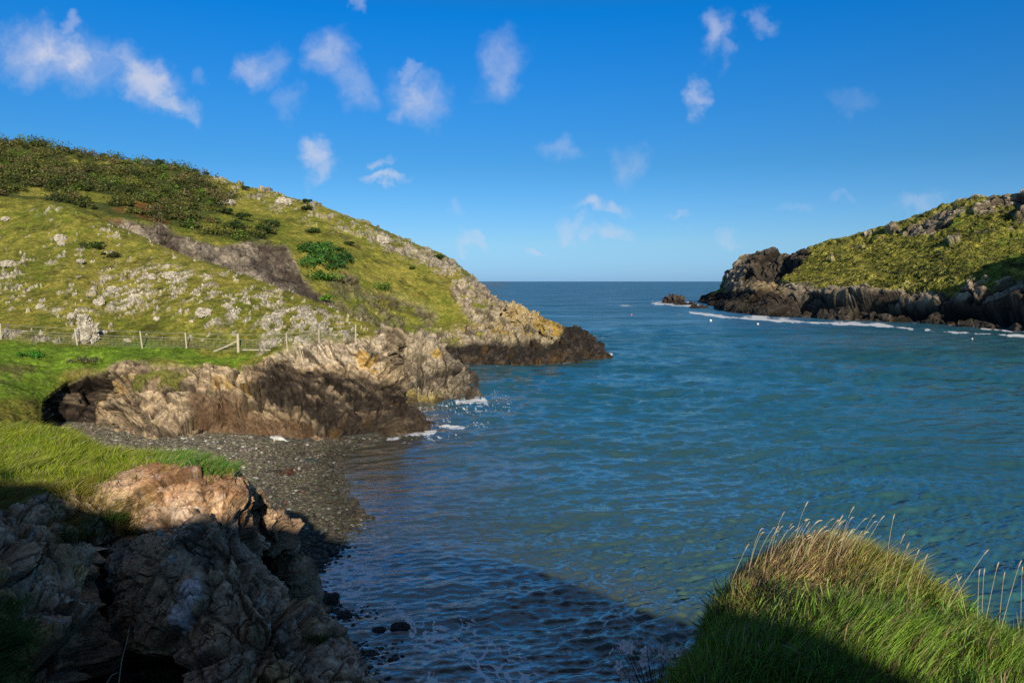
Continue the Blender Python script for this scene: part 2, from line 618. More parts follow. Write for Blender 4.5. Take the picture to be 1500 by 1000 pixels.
def far_hill():
    raw = {
        -220: [(205, 178), (230, 156), (255, 136), (275, 121), (300, 108), (315, 106), (330, 104), (345, 102)],
        0: [(213, 172), (232, 155), (252, 138), (272, 122), (290, 110), (300, 107), (308, 105), (316, 104)],
        50: [(212, 170), (233, 153), (255, 137), (275, 121), (294, 110), (304, 106), (312, 104), (320, 103)],
        100: [(224, 168), (243, 152), (262, 136), (280, 121), (299, 110), (309, 104), (318, 103), (326, 102)],
        180: [(236, 164), (250, 148), (270, 133), (292, 118), (320, 106), (337, 102), (350, 100), (360, 99)],
        260: [(247, 160), (268, 145), (292, 130), (318, 116), (345, 106), (364, 100), (378, 97), (390, 96)],
        350: [(270, 156), (290, 142), (315, 129), (342, 115), (365, 107), (385, 100), (402, 94), (414, 92)],
        430: [(291, 152), (315, 139), (342, 127), (370, 115), (395, 107), (416, 100), (433, 94), (445, 91)],
        500: [(314, 148), (338, 136), (365, 125), (395, 115), (420, 108), (447, 101), (466, 96), (478, 94)],
        560: [(339, 146), (362, 136), (390, 127), (420, 119), (448, 113), (470, 108), (490, 104), (506, 102)],
        610: [(361, 143), (382, 134), (408, 127), (436, 121), (462, 117), (485, 114), (505, 112), (527, 111)],
        645: [(376, 141), (395, 134), (418, 127.5), (443, 122), (467, 118), (489, 113.5), (508, 111), (530, 109)],
        680: [(402, 138), (418, 131), (435, 126), (455, 121.5), (474, 117.2), (492, 113), (510, 110.3), (532, 107.5)],
        706: [(428, 136), (437, 130), (448, 125), (463, 121), (478, 117), (494, 113), (511, 110), (533, 107)],
        735: [(447, 132), (454, 128), (463, 124), (473, 120), (484, 117), (496, 113), (512, 110), (534, 106.4)],
        775: [(466, 128), (472, 125), (479, 122), (486, 119), (492, 116), (500, 113), (513, 110), (534, 106.3)],
        812: [(480, 124), (484, 122), (488, 119.5), (493, 117), (498, 115), (504, 113), (514, 110.5), (532, 107.5)],
        848: [(490, 122), (493, 120), (496, 118.5), (499, 117), (503, 115), (508, 113), (516, 111.5), (527, 110.5)],
        868: [(498, 121), (500, 119.5), (503, 118), (505, 117), (508, 116), (512, 114), (518, 112.8), (524, 112.6)],
        884: [(515, 120), (516, 119), (517, 118.5), (518, 118), (519, 117), (520, 116), (521, 115), (522, 114.5)],
        895: [(531, 120), (532, 119), (533, 118.5), (534, 118), (534, 117), (534, 116), (534, 115), (534, 114.5)],
    }
    st = []
    for px, rows in raw.items():
        r = [P(px, a, b) for a, b in rows]
        back2 = r[0] + np.array((6, 70, -r[0][2] * 1.0 - 2))
        back1 = r[0] + np.array((2, 22, -max(3.0, r[0][2] * 0.18)))
        st.append([back2, back1] + r + [r[-1] + np.array((0, -4, -3.0))])
    # first station leans outward so the hill runs on out of the picture
    st.insert(0, [q + np.array((-120, 0, 6.0)) for q in st[0]])
    g = loft(st, 1.0, 110)
    v = g.reshape(-1, 3)
    px, py = proj(v)
    wx, wy = wob_px(v, px, py, 14, 0.10, 3)
    wx2, wy2 = wob_px(v, px, py, 9, 0.35, 5)
    z = v[:, 2]
    n1 = fbm(v, 0.25, 5, 0.6, s=1)
    gh = sstep(fbm(v, .11, 3, s=2), -.42, -.18)
    cliff = sstep(pdist(wx2, wy2, [(560, 560), (590, 500), (620, 487), (680, 478), (700, 470), (720, 455), (690, 425), (705, 410), (760, 430), (910, 500), (910, 560)]), -3, 5)
    cliff = np.maximum(cliff, sstep(pdist(wx2, wy2, [(655, 420), (690, 400), (720, 420), (740, 455), (735, 478), (690, 470), (665, 440)]), -4, 6) * sstep(fbm(v, .5, 4, s=4), -.35, .1))
    scar = sstep(pdist(wx, wy, [(150, 318), (205, 325), (270, 345), (330, 360), (375, 345), (425, 355), (440, 400), (470, 432), (520, 470), (520, 500), (440, 480), (300, 420), (170, 360)]), -5, 6)
    scree = sstep(pdist(wx, wy, [(440, 405), (520, 400), (560, 425), (640, 450), (640, 500), (560, 500), (480, 450)]), -5, 12) * sstep(n1, -.25, .2)
    ridge = sstep(-np.abs(pdist(px, py, [(320, 268), (420, 300), (500, 325), (560, 350), (620, 372), (690, 415)], False) - 4), -22, -2) * sstep(fbm(bedded(v, 1.0, 1.8), .55, 4, .6, s=8), .14, .26)
    ridge = np.maximum(ridge, sstep(-pdist(px, py, [(540, 345), (600, 368), (660, 390)], False), -13, -4) * sstep(n1, -.3, .05))
    gor = sstep(pdist(wx, wy, [(-400, 190), (0, 195), (180, 225), (300, 250), (345, 290), (300, 318), (420, 335), (380, 352), (250, 330), (130, 308), (60, 296), (-400, 292)]), -3, 5) * gh
    rock = np.clip(np.maximum.reduce([cliff, scar, scree * .8, ridge]), 0, 1)
    h, rid, edge = rockdisp(v, rock, (3.4, 1.4, 0.6), (0.9, 0.45, 0.18), 100, 1.7)
    disp = h * (1 - .6 * scar) + .8 * scar * fbm(np.stack([(v[:, 2] + .75 * v[:, 0]) * .5, v[:, 0] * .1, v[:, 1] * .1], 1), 1.0, 3, s=49) + rock * 0.15 + (1 - rock) * (fbm(v, .35, 4, s=60) * 0.35 + fbm(v, 1.6, 3, s=61) * 0.12)
    # keep the waterline and the buried rows close to their place
    col = turfcol(v, 0.8, 30) * 1.15
    brown = sstep(n1, .1, .45) * sstep(px, 430, 600)
    col = mix(col, np.broadcast_to(OCHRE * .6, col.shape), brown * .4)
    col = mix(col, np.broadcast_to((0.045, 0.06, 0.012), col.shape), gor * .9)
    rust = sstep(pdist(wx, wy, [(175, 285), (260, 290), (300, 320), (240, 335), (180, 340), (125, 315)]), -6, 8) * sstep(fbm(v, .3, 4, s=77), -.1, .25)
    rust = np.maximum(rust, sstep(pdist(wx, wy, [(140, 312), (185, 318), (190, 350), (150, 335)]), -2, 4))
    rc = rockcol(v, rid, 0.8, 40)
    sst = fbm(np.stack([(v[:, 2] + .75 * v[:, 0]) * .9, v[:, 0] * .12, v[:, 1] * .12], 1), 1.0, 5, .65, s=41)
    sc_ = mix(np.array((.105, .078, .055)), np.array((.38, .31, .225)), sstep(sst, -.35, .4))
    rc = mix(rc, sc_, scar)
    rc = mix(rc, ROCK_D * .9 + 0 * rc, scree * .75)
    rc = mix(rc, PALE * .85 + 0 * rc, ridge * .6)
    upr = sstep(px, 690, 760) * cliff
    rc = mix(rc, np.array((.42, .34, .20)) + 0 * rc, upr * .55)
    lich = sstep(fbm(v, .5, 4, s=44), -.05, .25) * sstep(px, 640, 700) * sstep(z, 2.6, 3.4) * (1 - sstep(z, 3.8, 6.0))
    lich = np.maximum(lich, sstep(pdist(wx2, wy2, [(765, 470), (790, 462), (835, 480), (835, 490), (790, 485)]), -3, 3))
    rc = mix(rc, LICH * .8 + 0 * rc, lich * .75)
    rc = rc * (.28 + .72 * edge)[:, None]  # dark seams with crevice shade painted in
    band = 1 - sstep(z + 0.5 * fbm(v, .4, 4, s=45) - sstep(px, 810, 850) * 4, 2.2, 3.1)
    wc = mix(WET_AND_SHADE, WET_AND_SHADE * 3.2, sstep(fbm(v, 1.3, 4, .6, s=46), -.1, .5))
    wc = mix(wc, np.array((.10, .055, .015)) + 0 * wc, sstep(fbm(v, .5, 3, s=47), .1, .5) * .5)
    rc = mix(rc, wc, band)
    col = mix(col, rust[:, None] * 0 + RUST, rust * .85)
    bushy = sstep(pdist(wx, wy, [(480, 420), (560, 430), (640, 470), (700, 480), (760, 490), (740, 500), (640, 505), (560, 480)]), -8, 8) * sstep(fbm(v, .6, 4, .6, s=48), 0, .25)
    rock2 = rock * (1 - bushy * .8 * (1 - band))
    col = mix(col, rc, rock2)
    finish('far_hill', g, disp, col, M_hill, smooth=True)
    LAND['far_hill']['grass'] = np.clip(1 - rock2 * 1.2, 0, 1) * (z > 2.5)
    LAND['far_hill']['gorse'] = gor


def near_hill():
    raw = {
        -220: [(285, 104), (350, 89), (430, 74), (487, 64), (560, 53), (590, 50), (640, 46)],
        0: [(291, 98), (350, 86), (430, 72), (487, 64), (560, 53), (598, 49), (650, 46)],
        70: [(297, 97), (360, 84), (430, 72), (490, 64), (558, 56), (596, 53.5), (642, 51)],
        112: [(302, 95), (366, 83), (437, 71), (492, 64), (550, 58), (592, 57), (647, 54.6)],
        148: [(320, 93.5), (378, 82), (443, 71), (494, 64), (548, 58.5), (590, 57.6), (645, 54.8)],
        172: [(332, 92), (386, 81), (446, 71), (495, 64), (544, 58), (592, 55.4), (647, 52.4)],
        210: [(349, 90), (397, 79), (451, 70), (497, 64), (540, 58), (590, 55), (646, 51.8)],
        270: [(375, 86), (415, 76), (460, 68), (501, 64), (537, 59), (587, 55.8), (646, 51.6)],
        350: [(400, 82), (430, 74), (468, 67), (508, 63), (541, 60), (590, 56), (643, 53.5)],
        420: [(426, 78), (450, 72), (478, 67), (506, 63), (527, 61), (590, 56.5), (651, 52.5)],
        480: [(448, 75), (462, 71), (482, 67), (499, 64), (513, 62), (582, 58), (649, 52.8)],
        525: [(468, 72), (476, 70), (486, 67), (496, 65), (506, 63), (575, 59.5), (642, 54.8)],
        553: [(481, 71), (485, 69.5), (490, 67.5), (498, 65.5), (507, 63.5), (575, 60.3), (637, 56.5)],
    }
    st = []
    for px, rows in raw.items():
        r = [P(px, a, b) for a, b in rows]
        dz = 4.0 if px < 130 else 7.0
        st.append([r[0] + np.array((2, 18, -dz - 6)), r[0] + np.array((1, 6, -dz * .5))] + r + [r[-1] + np.array((0, -2, -2.5))])

    def row(l):
        r = [P(*q) for q in l]
        return [r[0] + np.array((1, 8, -6)), r[0] + np.array((.5, 3, -2.0))] + r + [r[-1] + np.array((0, -2, -2.5))]
    st.append(row([(564, 489, 71), (566, 492, 69.5), (568, 496, 67.8), (570, 502, 66), (573, 514, 64), (580, 580, 61), (600, 633, 58.5)]))
    st.append(row([(577, 520, 72), (578, 530, 70), (579, 540, 68), (580, 555, 66.5), (585, 570, 65), (600, 600, 62.6), (636, 624, 61.4)]))
    st.append([q + np.array((1.0, 1.2, -2.6)) for q in st[-1]])
    st.insert(0, [q + np.array((-80, 0, 2.0)) for q in st[0]])
    g = loft(st, 1.15, 130)
    v = g.reshape(-1, 3)
    px, py = proj(v)
    wx, wy = wob_px(v, px, py, 16, 0.16, 13)
    wx2, wy2 = wob_px(v, px, py, 8, 0.5, 15)
    z = v[:, 2]
    n1 = fbm(v, 0.5, 5, 0.6, s=11)
    # cliff face region
    cl = [(-300, 700), (-300, 655), (62, 645), (70, 580), (105, 560), (160, 540), (175, 528), (250, 532), (330, 540), (380, 532), (420, 512), (470, 500), (510, 497), (560, 490), (600, 500), (700, 640), (600, 700)]
    cliff = sstep(pdist(wx2, wy2, cl), -2.5, 4)
    strat = fbm(np.stack([(v[:, 2] + .42 * v[:, 0]) * 2.6, v[:, 0] * .35, v[:, 1] * .35], 1), 1.0, 4, .6, s=99)
    mossy = sstep(pdist(wx, wy, [(180, 535), (300, 538), (300, 560), (240, 575), (185, 560)]), -5, 6) * sstep(fbm(v, 1.0, 4, s=14), -.1, .15)
    zones = [([(60, 445), (150, 455), (148, 500), (112, 500), (105, 470)], .5, 1), ([(145, 405), (230, 395), (235, 460), (160, 455), (130, 430)], .45, 1),
             ([(230, 395), (310, 398), (318, 440), (250, 440)], .35, 1), ([(310, 420), (410, 430), (405, 480), (330, 470)], .42, 1),
             ([(250, 450), (320, 450), (320, 475), (255, 470)], .3, 1), ([(380, 455), (450, 448), (510, 480), (520, 492), (385, 494)], .62, 1),
             ([(380, 500), (560, 495), (570, 560), (440, 545), (380, 535)], .5, 1), ([(20, 375), (180, 375), (150, 395), (40, 390)], .2, 1), ([(0, 380), (30, 380), (30, 440), (0, 430)], .2, 1),
             ([(40, 310), (110, 310), (90, 325), (50, 322)], .25, 1), ([(0, 484), (90, 486), (90, 500), (0, 498)], .3, 1)]
    nn = fbm(bedded(v, 1.0, 2.6), .8, 5, .62, s=17)
    out = np.zeros(len(v))
    for pts, dens, _ in zones:
        m = sstep(pdist(wx, wy, pts), -8, 8)
        out = np.maximum(out, m * sstep(nn + (dens - .5) * .85, -.02, .10))
    loose = sstep(fbm(bedded(v, 1.0, 2.0), 1.1, 3, .5, s=18) + n1 * .3, .42, .48) * (py > 330) * (py < 500)
    out = np.maximum(out, loose * .9)
    lushz = sstep(pdist(wx, wy, [(-300, 498), (100, 494), (250, 500), (350, 512), (380, 520), (300, 535), (200, 525), (100, 545), (70, 590), (-300, 590)]), -4, 8)
    out = out * (1 - sstep(lushz, .3, .8))
    rock = np.maximum(cliff * (1 - mossy * .7), out)
    h, rid, edge = rockdisp(v, rock, (3.2, 1.3, 0.5), (1.15, 0.5, 0.16), 200, 1.9, np.array((.38, .10, .92)))
    h2, rid2, e2 = rockdisp(v, out, (0.6, 0.3), (0.24, 0.14), 260, 2.6)
    edge = np.where(cliff > .5, edge, e2)
    sh = sstep(out, .2, .9)
    disp = (h - .16 * sstep(strat, .0, .35)) * cliff + (1 - cliff) * (h2 * .9 + sh * 0.18) + (1 - rock) * (fbm(v, .5, 4, s=62) * 0.25 + fbm(v, 2.2, 3, s=63) * 0.08)
    # the dark cleft at the left end of the cliff
    cleft = sstep(pdist(px, py, [(62, 640), (66, 585), (100, 560), (160, 545), (150, 575), (140, 610), (142, 640)]), -3, 8)
    disp = disp - cleft * 1.3
    crack = sstep(-pdist(wx2, wy2, [(340, 535), (385, 565), (420, 590), (470, 600), (520, 615)], False), -6, -1)
    disp = disp - crack * .7
    col = turfcol(v, 1.3, 130)
    col = mix(col, mix(LUSH * .8, LUSH * 1.25, sstep(fbm(v, 1.0, 4, s=64), -.4, .4)), lushz * .8)
    edgebr = sstep(pdist(wx, wy, [(-50, 545), (100, 540), (180, 522), (240, 525), (200, 545), (110, 565), (70, 600), (-50, 600)]), -5, 8) * sstep(n1, -.25, .2)
    col = mix(col, np.array((.16, .115, .05)) + 0 * col, edgebr * .6)
    rc = rockcol(v, rid, 1.4, 140)
    rc = mix(rc, np.array((.34, .27, .17)) + 0 * rc, cliff * sstep(fbm(v, .5, 4, s=66), -.1, .4) * .6)
    pale = mix(PALE * .75, PALE * 1.35, sstep(fbm(v, 3.0, 4, .6, s=67), -.4, .3))
    top = sstep(pdist(wx2, wy2, [(380, 500), (560, 492), (572, 520), (560, 550), (480, 535), (400, 535)]), -3, 5)
    rc = mix(rc, pale, np.maximum(out * (1 - cliff), top * .6))
    och = sstep(pdist(wx2, wy2, [(520, 520), (560, 515), (562, 545), (525, 550)]), -3, 4)
    och = np.maximum(och, sstep(pdist(wx2, wy2, [(150, 560), (200, 545), (200, 560), (160, 600)]), -4, 5) * .6)
    och = np.maximum(och, sstep(pdist(wx2, wy2, [(310, 560), (380, 565), (385, 590), (320, 580)]), -4, 6) * .7)
    rc = mix(rc, LICH * .9 + 0 * rc, och * sstep(fbm(v, 1.2, 4, s=68), -.3, .2) * .8)
    rc = mix(rc, ROCK_D * .8 + 0 * rc, sstep(strat, .08, .40) * cliff * .75)
    rc = rc * (.25 + .75 * edge)[:, None]  # seams darkened in the colour, crevice shade included
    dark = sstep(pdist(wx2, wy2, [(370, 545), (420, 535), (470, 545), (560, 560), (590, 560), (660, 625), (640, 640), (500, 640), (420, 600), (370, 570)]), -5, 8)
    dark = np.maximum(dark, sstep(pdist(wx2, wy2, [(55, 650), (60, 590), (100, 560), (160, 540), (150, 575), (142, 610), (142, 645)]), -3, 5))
    dk = mix(WET_AND_SHADE * 1.0, ROCK_D * .95, sstep(fbm(v, 2.2, 4, .6, s=69), -.3, .5))
    dk = mix(dk, np.array((.13, .105, .08)) + 0 * dk, sstep(-strat, .1, .4) * .5) * (.4 + .6 * edge)[:, None]  # seam shade painted into the dark zone too
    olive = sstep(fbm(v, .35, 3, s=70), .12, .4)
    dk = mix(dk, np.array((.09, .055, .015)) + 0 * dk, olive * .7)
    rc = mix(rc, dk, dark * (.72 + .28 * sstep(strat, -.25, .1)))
    brn = sstep(pdist(wx2, wy2, [(270, 590), (330, 585), (420, 600), (470, 630), (440, 655), (300, 650)]), -5, 8)
    rc = mix(rc, mix((.085, .05, .028), (.13, .085, .05), sstep(fbm(v, 1.6, 4, s=71), -.3, .3)), brn * .8)
    low = 1 - sstep(z + .25 * fbm(v, .8, 3, s=72) - (1 - sstep(px, 430, 540)) * -1.0, .9, 1.6)
    rc = mix(rc, WET_AND_SHADE * 1.8 + 0 * rc, low * .8)
    moss = np.array((.11, .12, .02)) + 0 * col
    rc = rc * (1 + cliff[:, None] * np.array((.06, -.02, -.12)))
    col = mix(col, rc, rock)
    col = mix(col, moss, mossy * .7 * cliff)
    finish('near_hill', g, disp, col, M_hill, smooth=True)
    LAND['near_hill']['grass'] = np.clip(1 - rock * 1.3, 0, 1) * (z > 1.0)
    LAND['near_hill']['lush'] = lushz


def rock_point():
    st = []
    raw = [
        ([(548, 486, 86), (548, 520, 82), (552, 560, 78), (560, 596, 74)]),
        ([(570, 488, 85), (572, 522, 81), (574, 562, 77), (578, 592, 72.4)]),
        ([(600, 493, 84), (600, 527, 80.5), (602, 566, 76), (605, 594, 71.8)]),
        ([(628, 505, 83), (628, 535, 80), (628, 568, 76), (630, 593, 72)]),
        ([(644, 522, 82), (645, 546, 79.5), (648, 570, 77), (652, 588, 73.3)]),
        ([(658, 533, 81), (662, 553, 79.5), (668, 570, 78), (676, 582, 75.6)]),
        ([(672, 556, 80.5), (676, 566, 79.8), (682, 573, 79), (692, 578, 77.6)]),
        ([(688, 584, 81), (692, 588, 80.5), (698, 590, 80), (704, 594, 79)]),
    ]
    for rows in raw:
        r = [P(*q) for q in rows]
        st.append([r[0] + np.array((3, 14, -r[0][2] - 2.5)), r[0] + np.array((1, 4, -1.0))] + r + [r[-1] + np.array((0, -2, -2.0))])
    g = loft(st, 1.6, 90)
    v = g.reshape(-1, 3)
    px, py = proj(v)
    z = v[:, 2]
    one = np.ones(len(v))
    h, rid, e = rockdisp(v, one, (2.6, 1.1, .45), (1.2, .5, .18), 300, 1.4)
    wx2, wy2 = wob_px(v, px, py, 9, 0.4, 25)
    rc = rockcol(v, rid, 1.2, 240, ROCK_A * .6, ROCK_B * .8) * (.25 + .75 * e)[:, None]  # painted crevice shade and dark seams between the blocks
    rc = mix(rc, np.array((.40, .33, .22)) + 0 * rc, sstep(-wy2, -530, -505) * .55)
    rc = mix(rc, WET_AND_SHADE * 2.6 + 0 * rc, sstep(fbm(v, .4, 4, s=81), -.1, .3) * sstep(wy2, 520, 545) * .75)
    rc = mix(rc, np.array((.30, .24, .075)) + 0 * rc, sstep(pdist(wx2, wy2, [(565, 570), (610, 572), (650, 580), (650, 600), (565, 600)]), -3, 5) * .8)
    rc = mix(rc, LICH + 0 * rc, sstep(pdist(wx2, wy2, [(632, 515), (645, 515), (645, 530), (632, 530)]), -2, 3) * .7)
    rc = mix(rc, WET_AND_SHADE * 2 + 0 * rc, (1 - sstep(z, .15, .45)) * .8)
    finish('rock_point', g, h, rc, M_hill, smooth=True)


def right_headland():
    raw = [
        [(1022, 444, 419), (1022, 444, 417), (1022, 445, 415), (1022, 445, 413), (1022, 446, 411), (1022, 447, 409)],
        [(1038, 431, 414), (1038, 433, 408), (1038, 436, 402), (1039, 440, 394), (1040, 445, 384), (1041, 451, 372)],
        [(1060, 424, 408), (1061, 430, 396), (1062, 436, 384), (1063, 442, 366), (1064, 449, 335), (1065, 457, 300)],
        [(1071, 392, 402), (1073, 405, 390), (1076, 420, 372), (1079, 432, 345), (1081, 446, 312), (1083, 459, 284)],
        [(1093, 377, 394), (1094, 392, 378), (1096, 412, 356), (1098, 430, 322), (1100, 447, 296), (1102, 461, 271)],
        [(1125, 371, 384), (1125, 387, 366), (1125, 405, 340), (1125, 424, 306), (1126, 447, 276), (1128, 463, 259)],
        [(1165, 365, 370), (1165, 381, 348), (1165, 398, 322), (1165, 418, 288), (1166, 446, 262), (1167, 465, 248)],
        [(1220, 352, 355), (1220, 370, 330), (1220, 392, 300), (1220, 420, 262), (1220, 447, 246), (1221, 468, 236)],
        [(1290, 335, 335), (1290, 356, 312), (1290, 384, 280), (1290, 425, 240), (1290, 449, 231), (1290, 470, 224)],
        [(1350, 313, 317), (1350, 341, 293), (1350, 377, 262), (1350, 427, 225), (1350, 450, 217), (1350, 473, 211)],
        [(1400, 296, 305), (1400, 328, 282), (1400, 368, 250), (1400, 420, 213), (1400, 448, 207), (1400, 476, 201)],
        [(1450, 288, 295), (1450, 322, 270), (1450, 362, 240), (1450, 410, 205), (1450, 444, 197), (1450, 481, 188)],
        [(1510, 284, 282), (1510, 318, 258), (1510, 360, 230), (1510, 405, 196), (1510, 442, 187), (1510, 487, 174)],
        [(1620, 270, 262), (1620, 300, 240), (1620, 340, 212), (1620, 388, 178), (1620, 444, 165), (1620, 500, 149)],
    ]
    st = []
    for i, rows in enumerate(raw):
        r = [P(*q) for q in rows]
        st.append([r[0] + np.array((10, 60, -r[0][2] - 3)), r[0] + np.array((3, 18, -max(2.0, r[0][2] * .15)))] + r + [r[-1] + np.array((-1, -6, -4.0))])
    for rows in ([(245, 210, 46), (205, 188, 43), (170, 165, 41), (147, 150, 36), (137, 140, 24), (129, 131, 0)],
                 [(250, 120, 50), (215, 112, 45), (185, 106, 39), (158, 102, 33), (146, 100, 17), (137, 98, 0)],
                 [(230, 30, 44), (195, 30, 40), (160, 28, 34), (130, 26, 24), (108, 26, 11), (98, 26, 0)]):
        r = [np.array(q, float) for q in rows]
        st.append([r[0] + np.array((80, 10, -30)), r[0] + np.array((20, 4, -4))] + r + [r[-1] + np.array((-4, 0, -4.0))])
    g = loft(st, 1.25, 130)
    v = g.reshape(-1, 3)
    px, py = proj(v)
    z = v[:, 2]
    wx, wy = wob_px(v, px, py, 12, 0.05, 303)
    wx2, wy2 = wob_px(v, px, py, 7, 0.15, 305)
    cliff = sstep(pdist(wx2, wy2, [(1000, 460), (1020, 425), (1060, 425), (1058, 370), (1100, 362), (1180, 355), (1190, 372), (1150, 398), (1130, 405), (1160, 415), (1220, 420), (1300, 425), (1400, 428), (1420, 405), (1450, 425), (1520, 390), (1900, 380), (1900, 560), (1000, 560)]), -2, 4)
    tor = sstep(pdist(wx2, wy2, [(1300, 322), (1340, 305), (1400, 282), (1520, 275), (1700, 270), (1700, 330), (1520, 325), (1460, 312), (1400, 320), (1400, 345), (1330, 345), (1300, 342)]), -3, 4) * sstep(fbm(v, .10, 4, s=312), -.32, 0.0)
    bits = sstep(fbm(v, .16, 4, s=313), .42, .5) * (py < 420)
    rock = np.clip(np.maximum.reduce([cliff, tor, bits * .8]), 0, 1)
    h, rid, e = rockdisp(v, rock, (13.0, 5.0, 2.0), (3.4, 1.25, .5), 400, 1.2)
    hd, _, _ = rockdisp(v, 1 - rock, (3.0, 1.5), (.55, .35), 440, 1.0)
    disp = h + hd + (1 - rock) * fbm(v, .08, 3, s=310) * 1.6
    disp = disp * sstep(px, 1015, 1090) + (disp * .45) * (1 - sstep(px, 1015, 1090))
    # undercut along the foot, with a wave-cut ledge below it
    wl = np.interp(px, [1020, 1060, 1100, 1165, 1220, 1290, 1350, 1400, 1450, 1510, 2000], [446, 456, 461, 465, 468, 470, 473, 476, 481, 487, 520])
    up_ = wl - py
    und = sstep(up_, 8, 14) * (1 - sstep(up_, 26, 36)) * cliff * sstep(px, 1120, 1170)
    und *= sstep(fbm(v, .06, 3, s=315), -.45, -.05)
    disp = disp - und * 11
    # gully behind the sea buttress at the tip
    but = sstep(pdist(wx2, wy2, [(1108, 385), (1150, 375), (1175, 382), (1150, 405), (1110, 420), (1095, 425)]), -3, 5)
    disp = disp - but * 5.0
    n1 = fbm(v, .12, 5, .6, s=330)
    ta = mix((.13, .135, .018), (.34, .31, .06), sstep(fbm(v, .45, 5, .65, s=331) + n1 * .6, -.45, .45))
    ta = mix(ta, np.array((.03, .042, .010)) + 0 * ta, sstep(fbm(v * np.array((1, .5, 2.0)), .3, 4, .65, s=332), .02, .4) * .8)
    lush = sstep(n1, .02, .35) * sstep(px, 1330, 1420)
    ta = mix(ta, np.array((.13, .19, .02)) + 0 * ta, lush * .8)
    rc = rockcol(v, rid, .30, 340, ROCK_A * .8, ROCK_B * 1.0)
    rc = rc * 1.25
    rc = mix(rc, np.array((.46, .33, .16)) + 0 * rc, sstep(pdist(wx2, wy2, [(1080, 432), (1110, 412), (1160, 410), (1150, 440), (1090, 445)]), -3, 5) * .7)
    rc = mix(rc, np.array((.36, .27, .16)) + 0 * rc, tor * .3)
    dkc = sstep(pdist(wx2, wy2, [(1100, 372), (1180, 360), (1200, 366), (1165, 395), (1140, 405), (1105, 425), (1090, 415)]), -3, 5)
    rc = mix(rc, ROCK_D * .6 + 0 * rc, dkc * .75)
    rc = rc * .82 * (.22 + .78 * e)[:, None]  # shade of the crevices put into the rock colour along seams
    rc = mix(rc, WET_AND_SHADE * 1.5 + 0 * rc, sstep(und, .1, .5) * .95)  # overhang shade painted dark inside the undercut
    band = 1 - sstep(z + 2.0 * fbm(v, .10, 4, s=345), 5.5, 9.0)  # wet foot band, carried higher to paint the overhang shade
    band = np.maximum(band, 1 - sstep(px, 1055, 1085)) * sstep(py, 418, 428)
    wc = mix(WET_AND_SHADE, WET_AND_SHADE * 3.5, sstep(fbm(v, .4, 4, .6, s=346), 0, .5))
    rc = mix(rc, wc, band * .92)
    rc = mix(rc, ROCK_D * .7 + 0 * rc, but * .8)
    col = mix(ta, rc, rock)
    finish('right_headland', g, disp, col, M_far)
    LAND['right_headland']['grass'] = np.clip(1 - rock * 1.4, 0, 1)


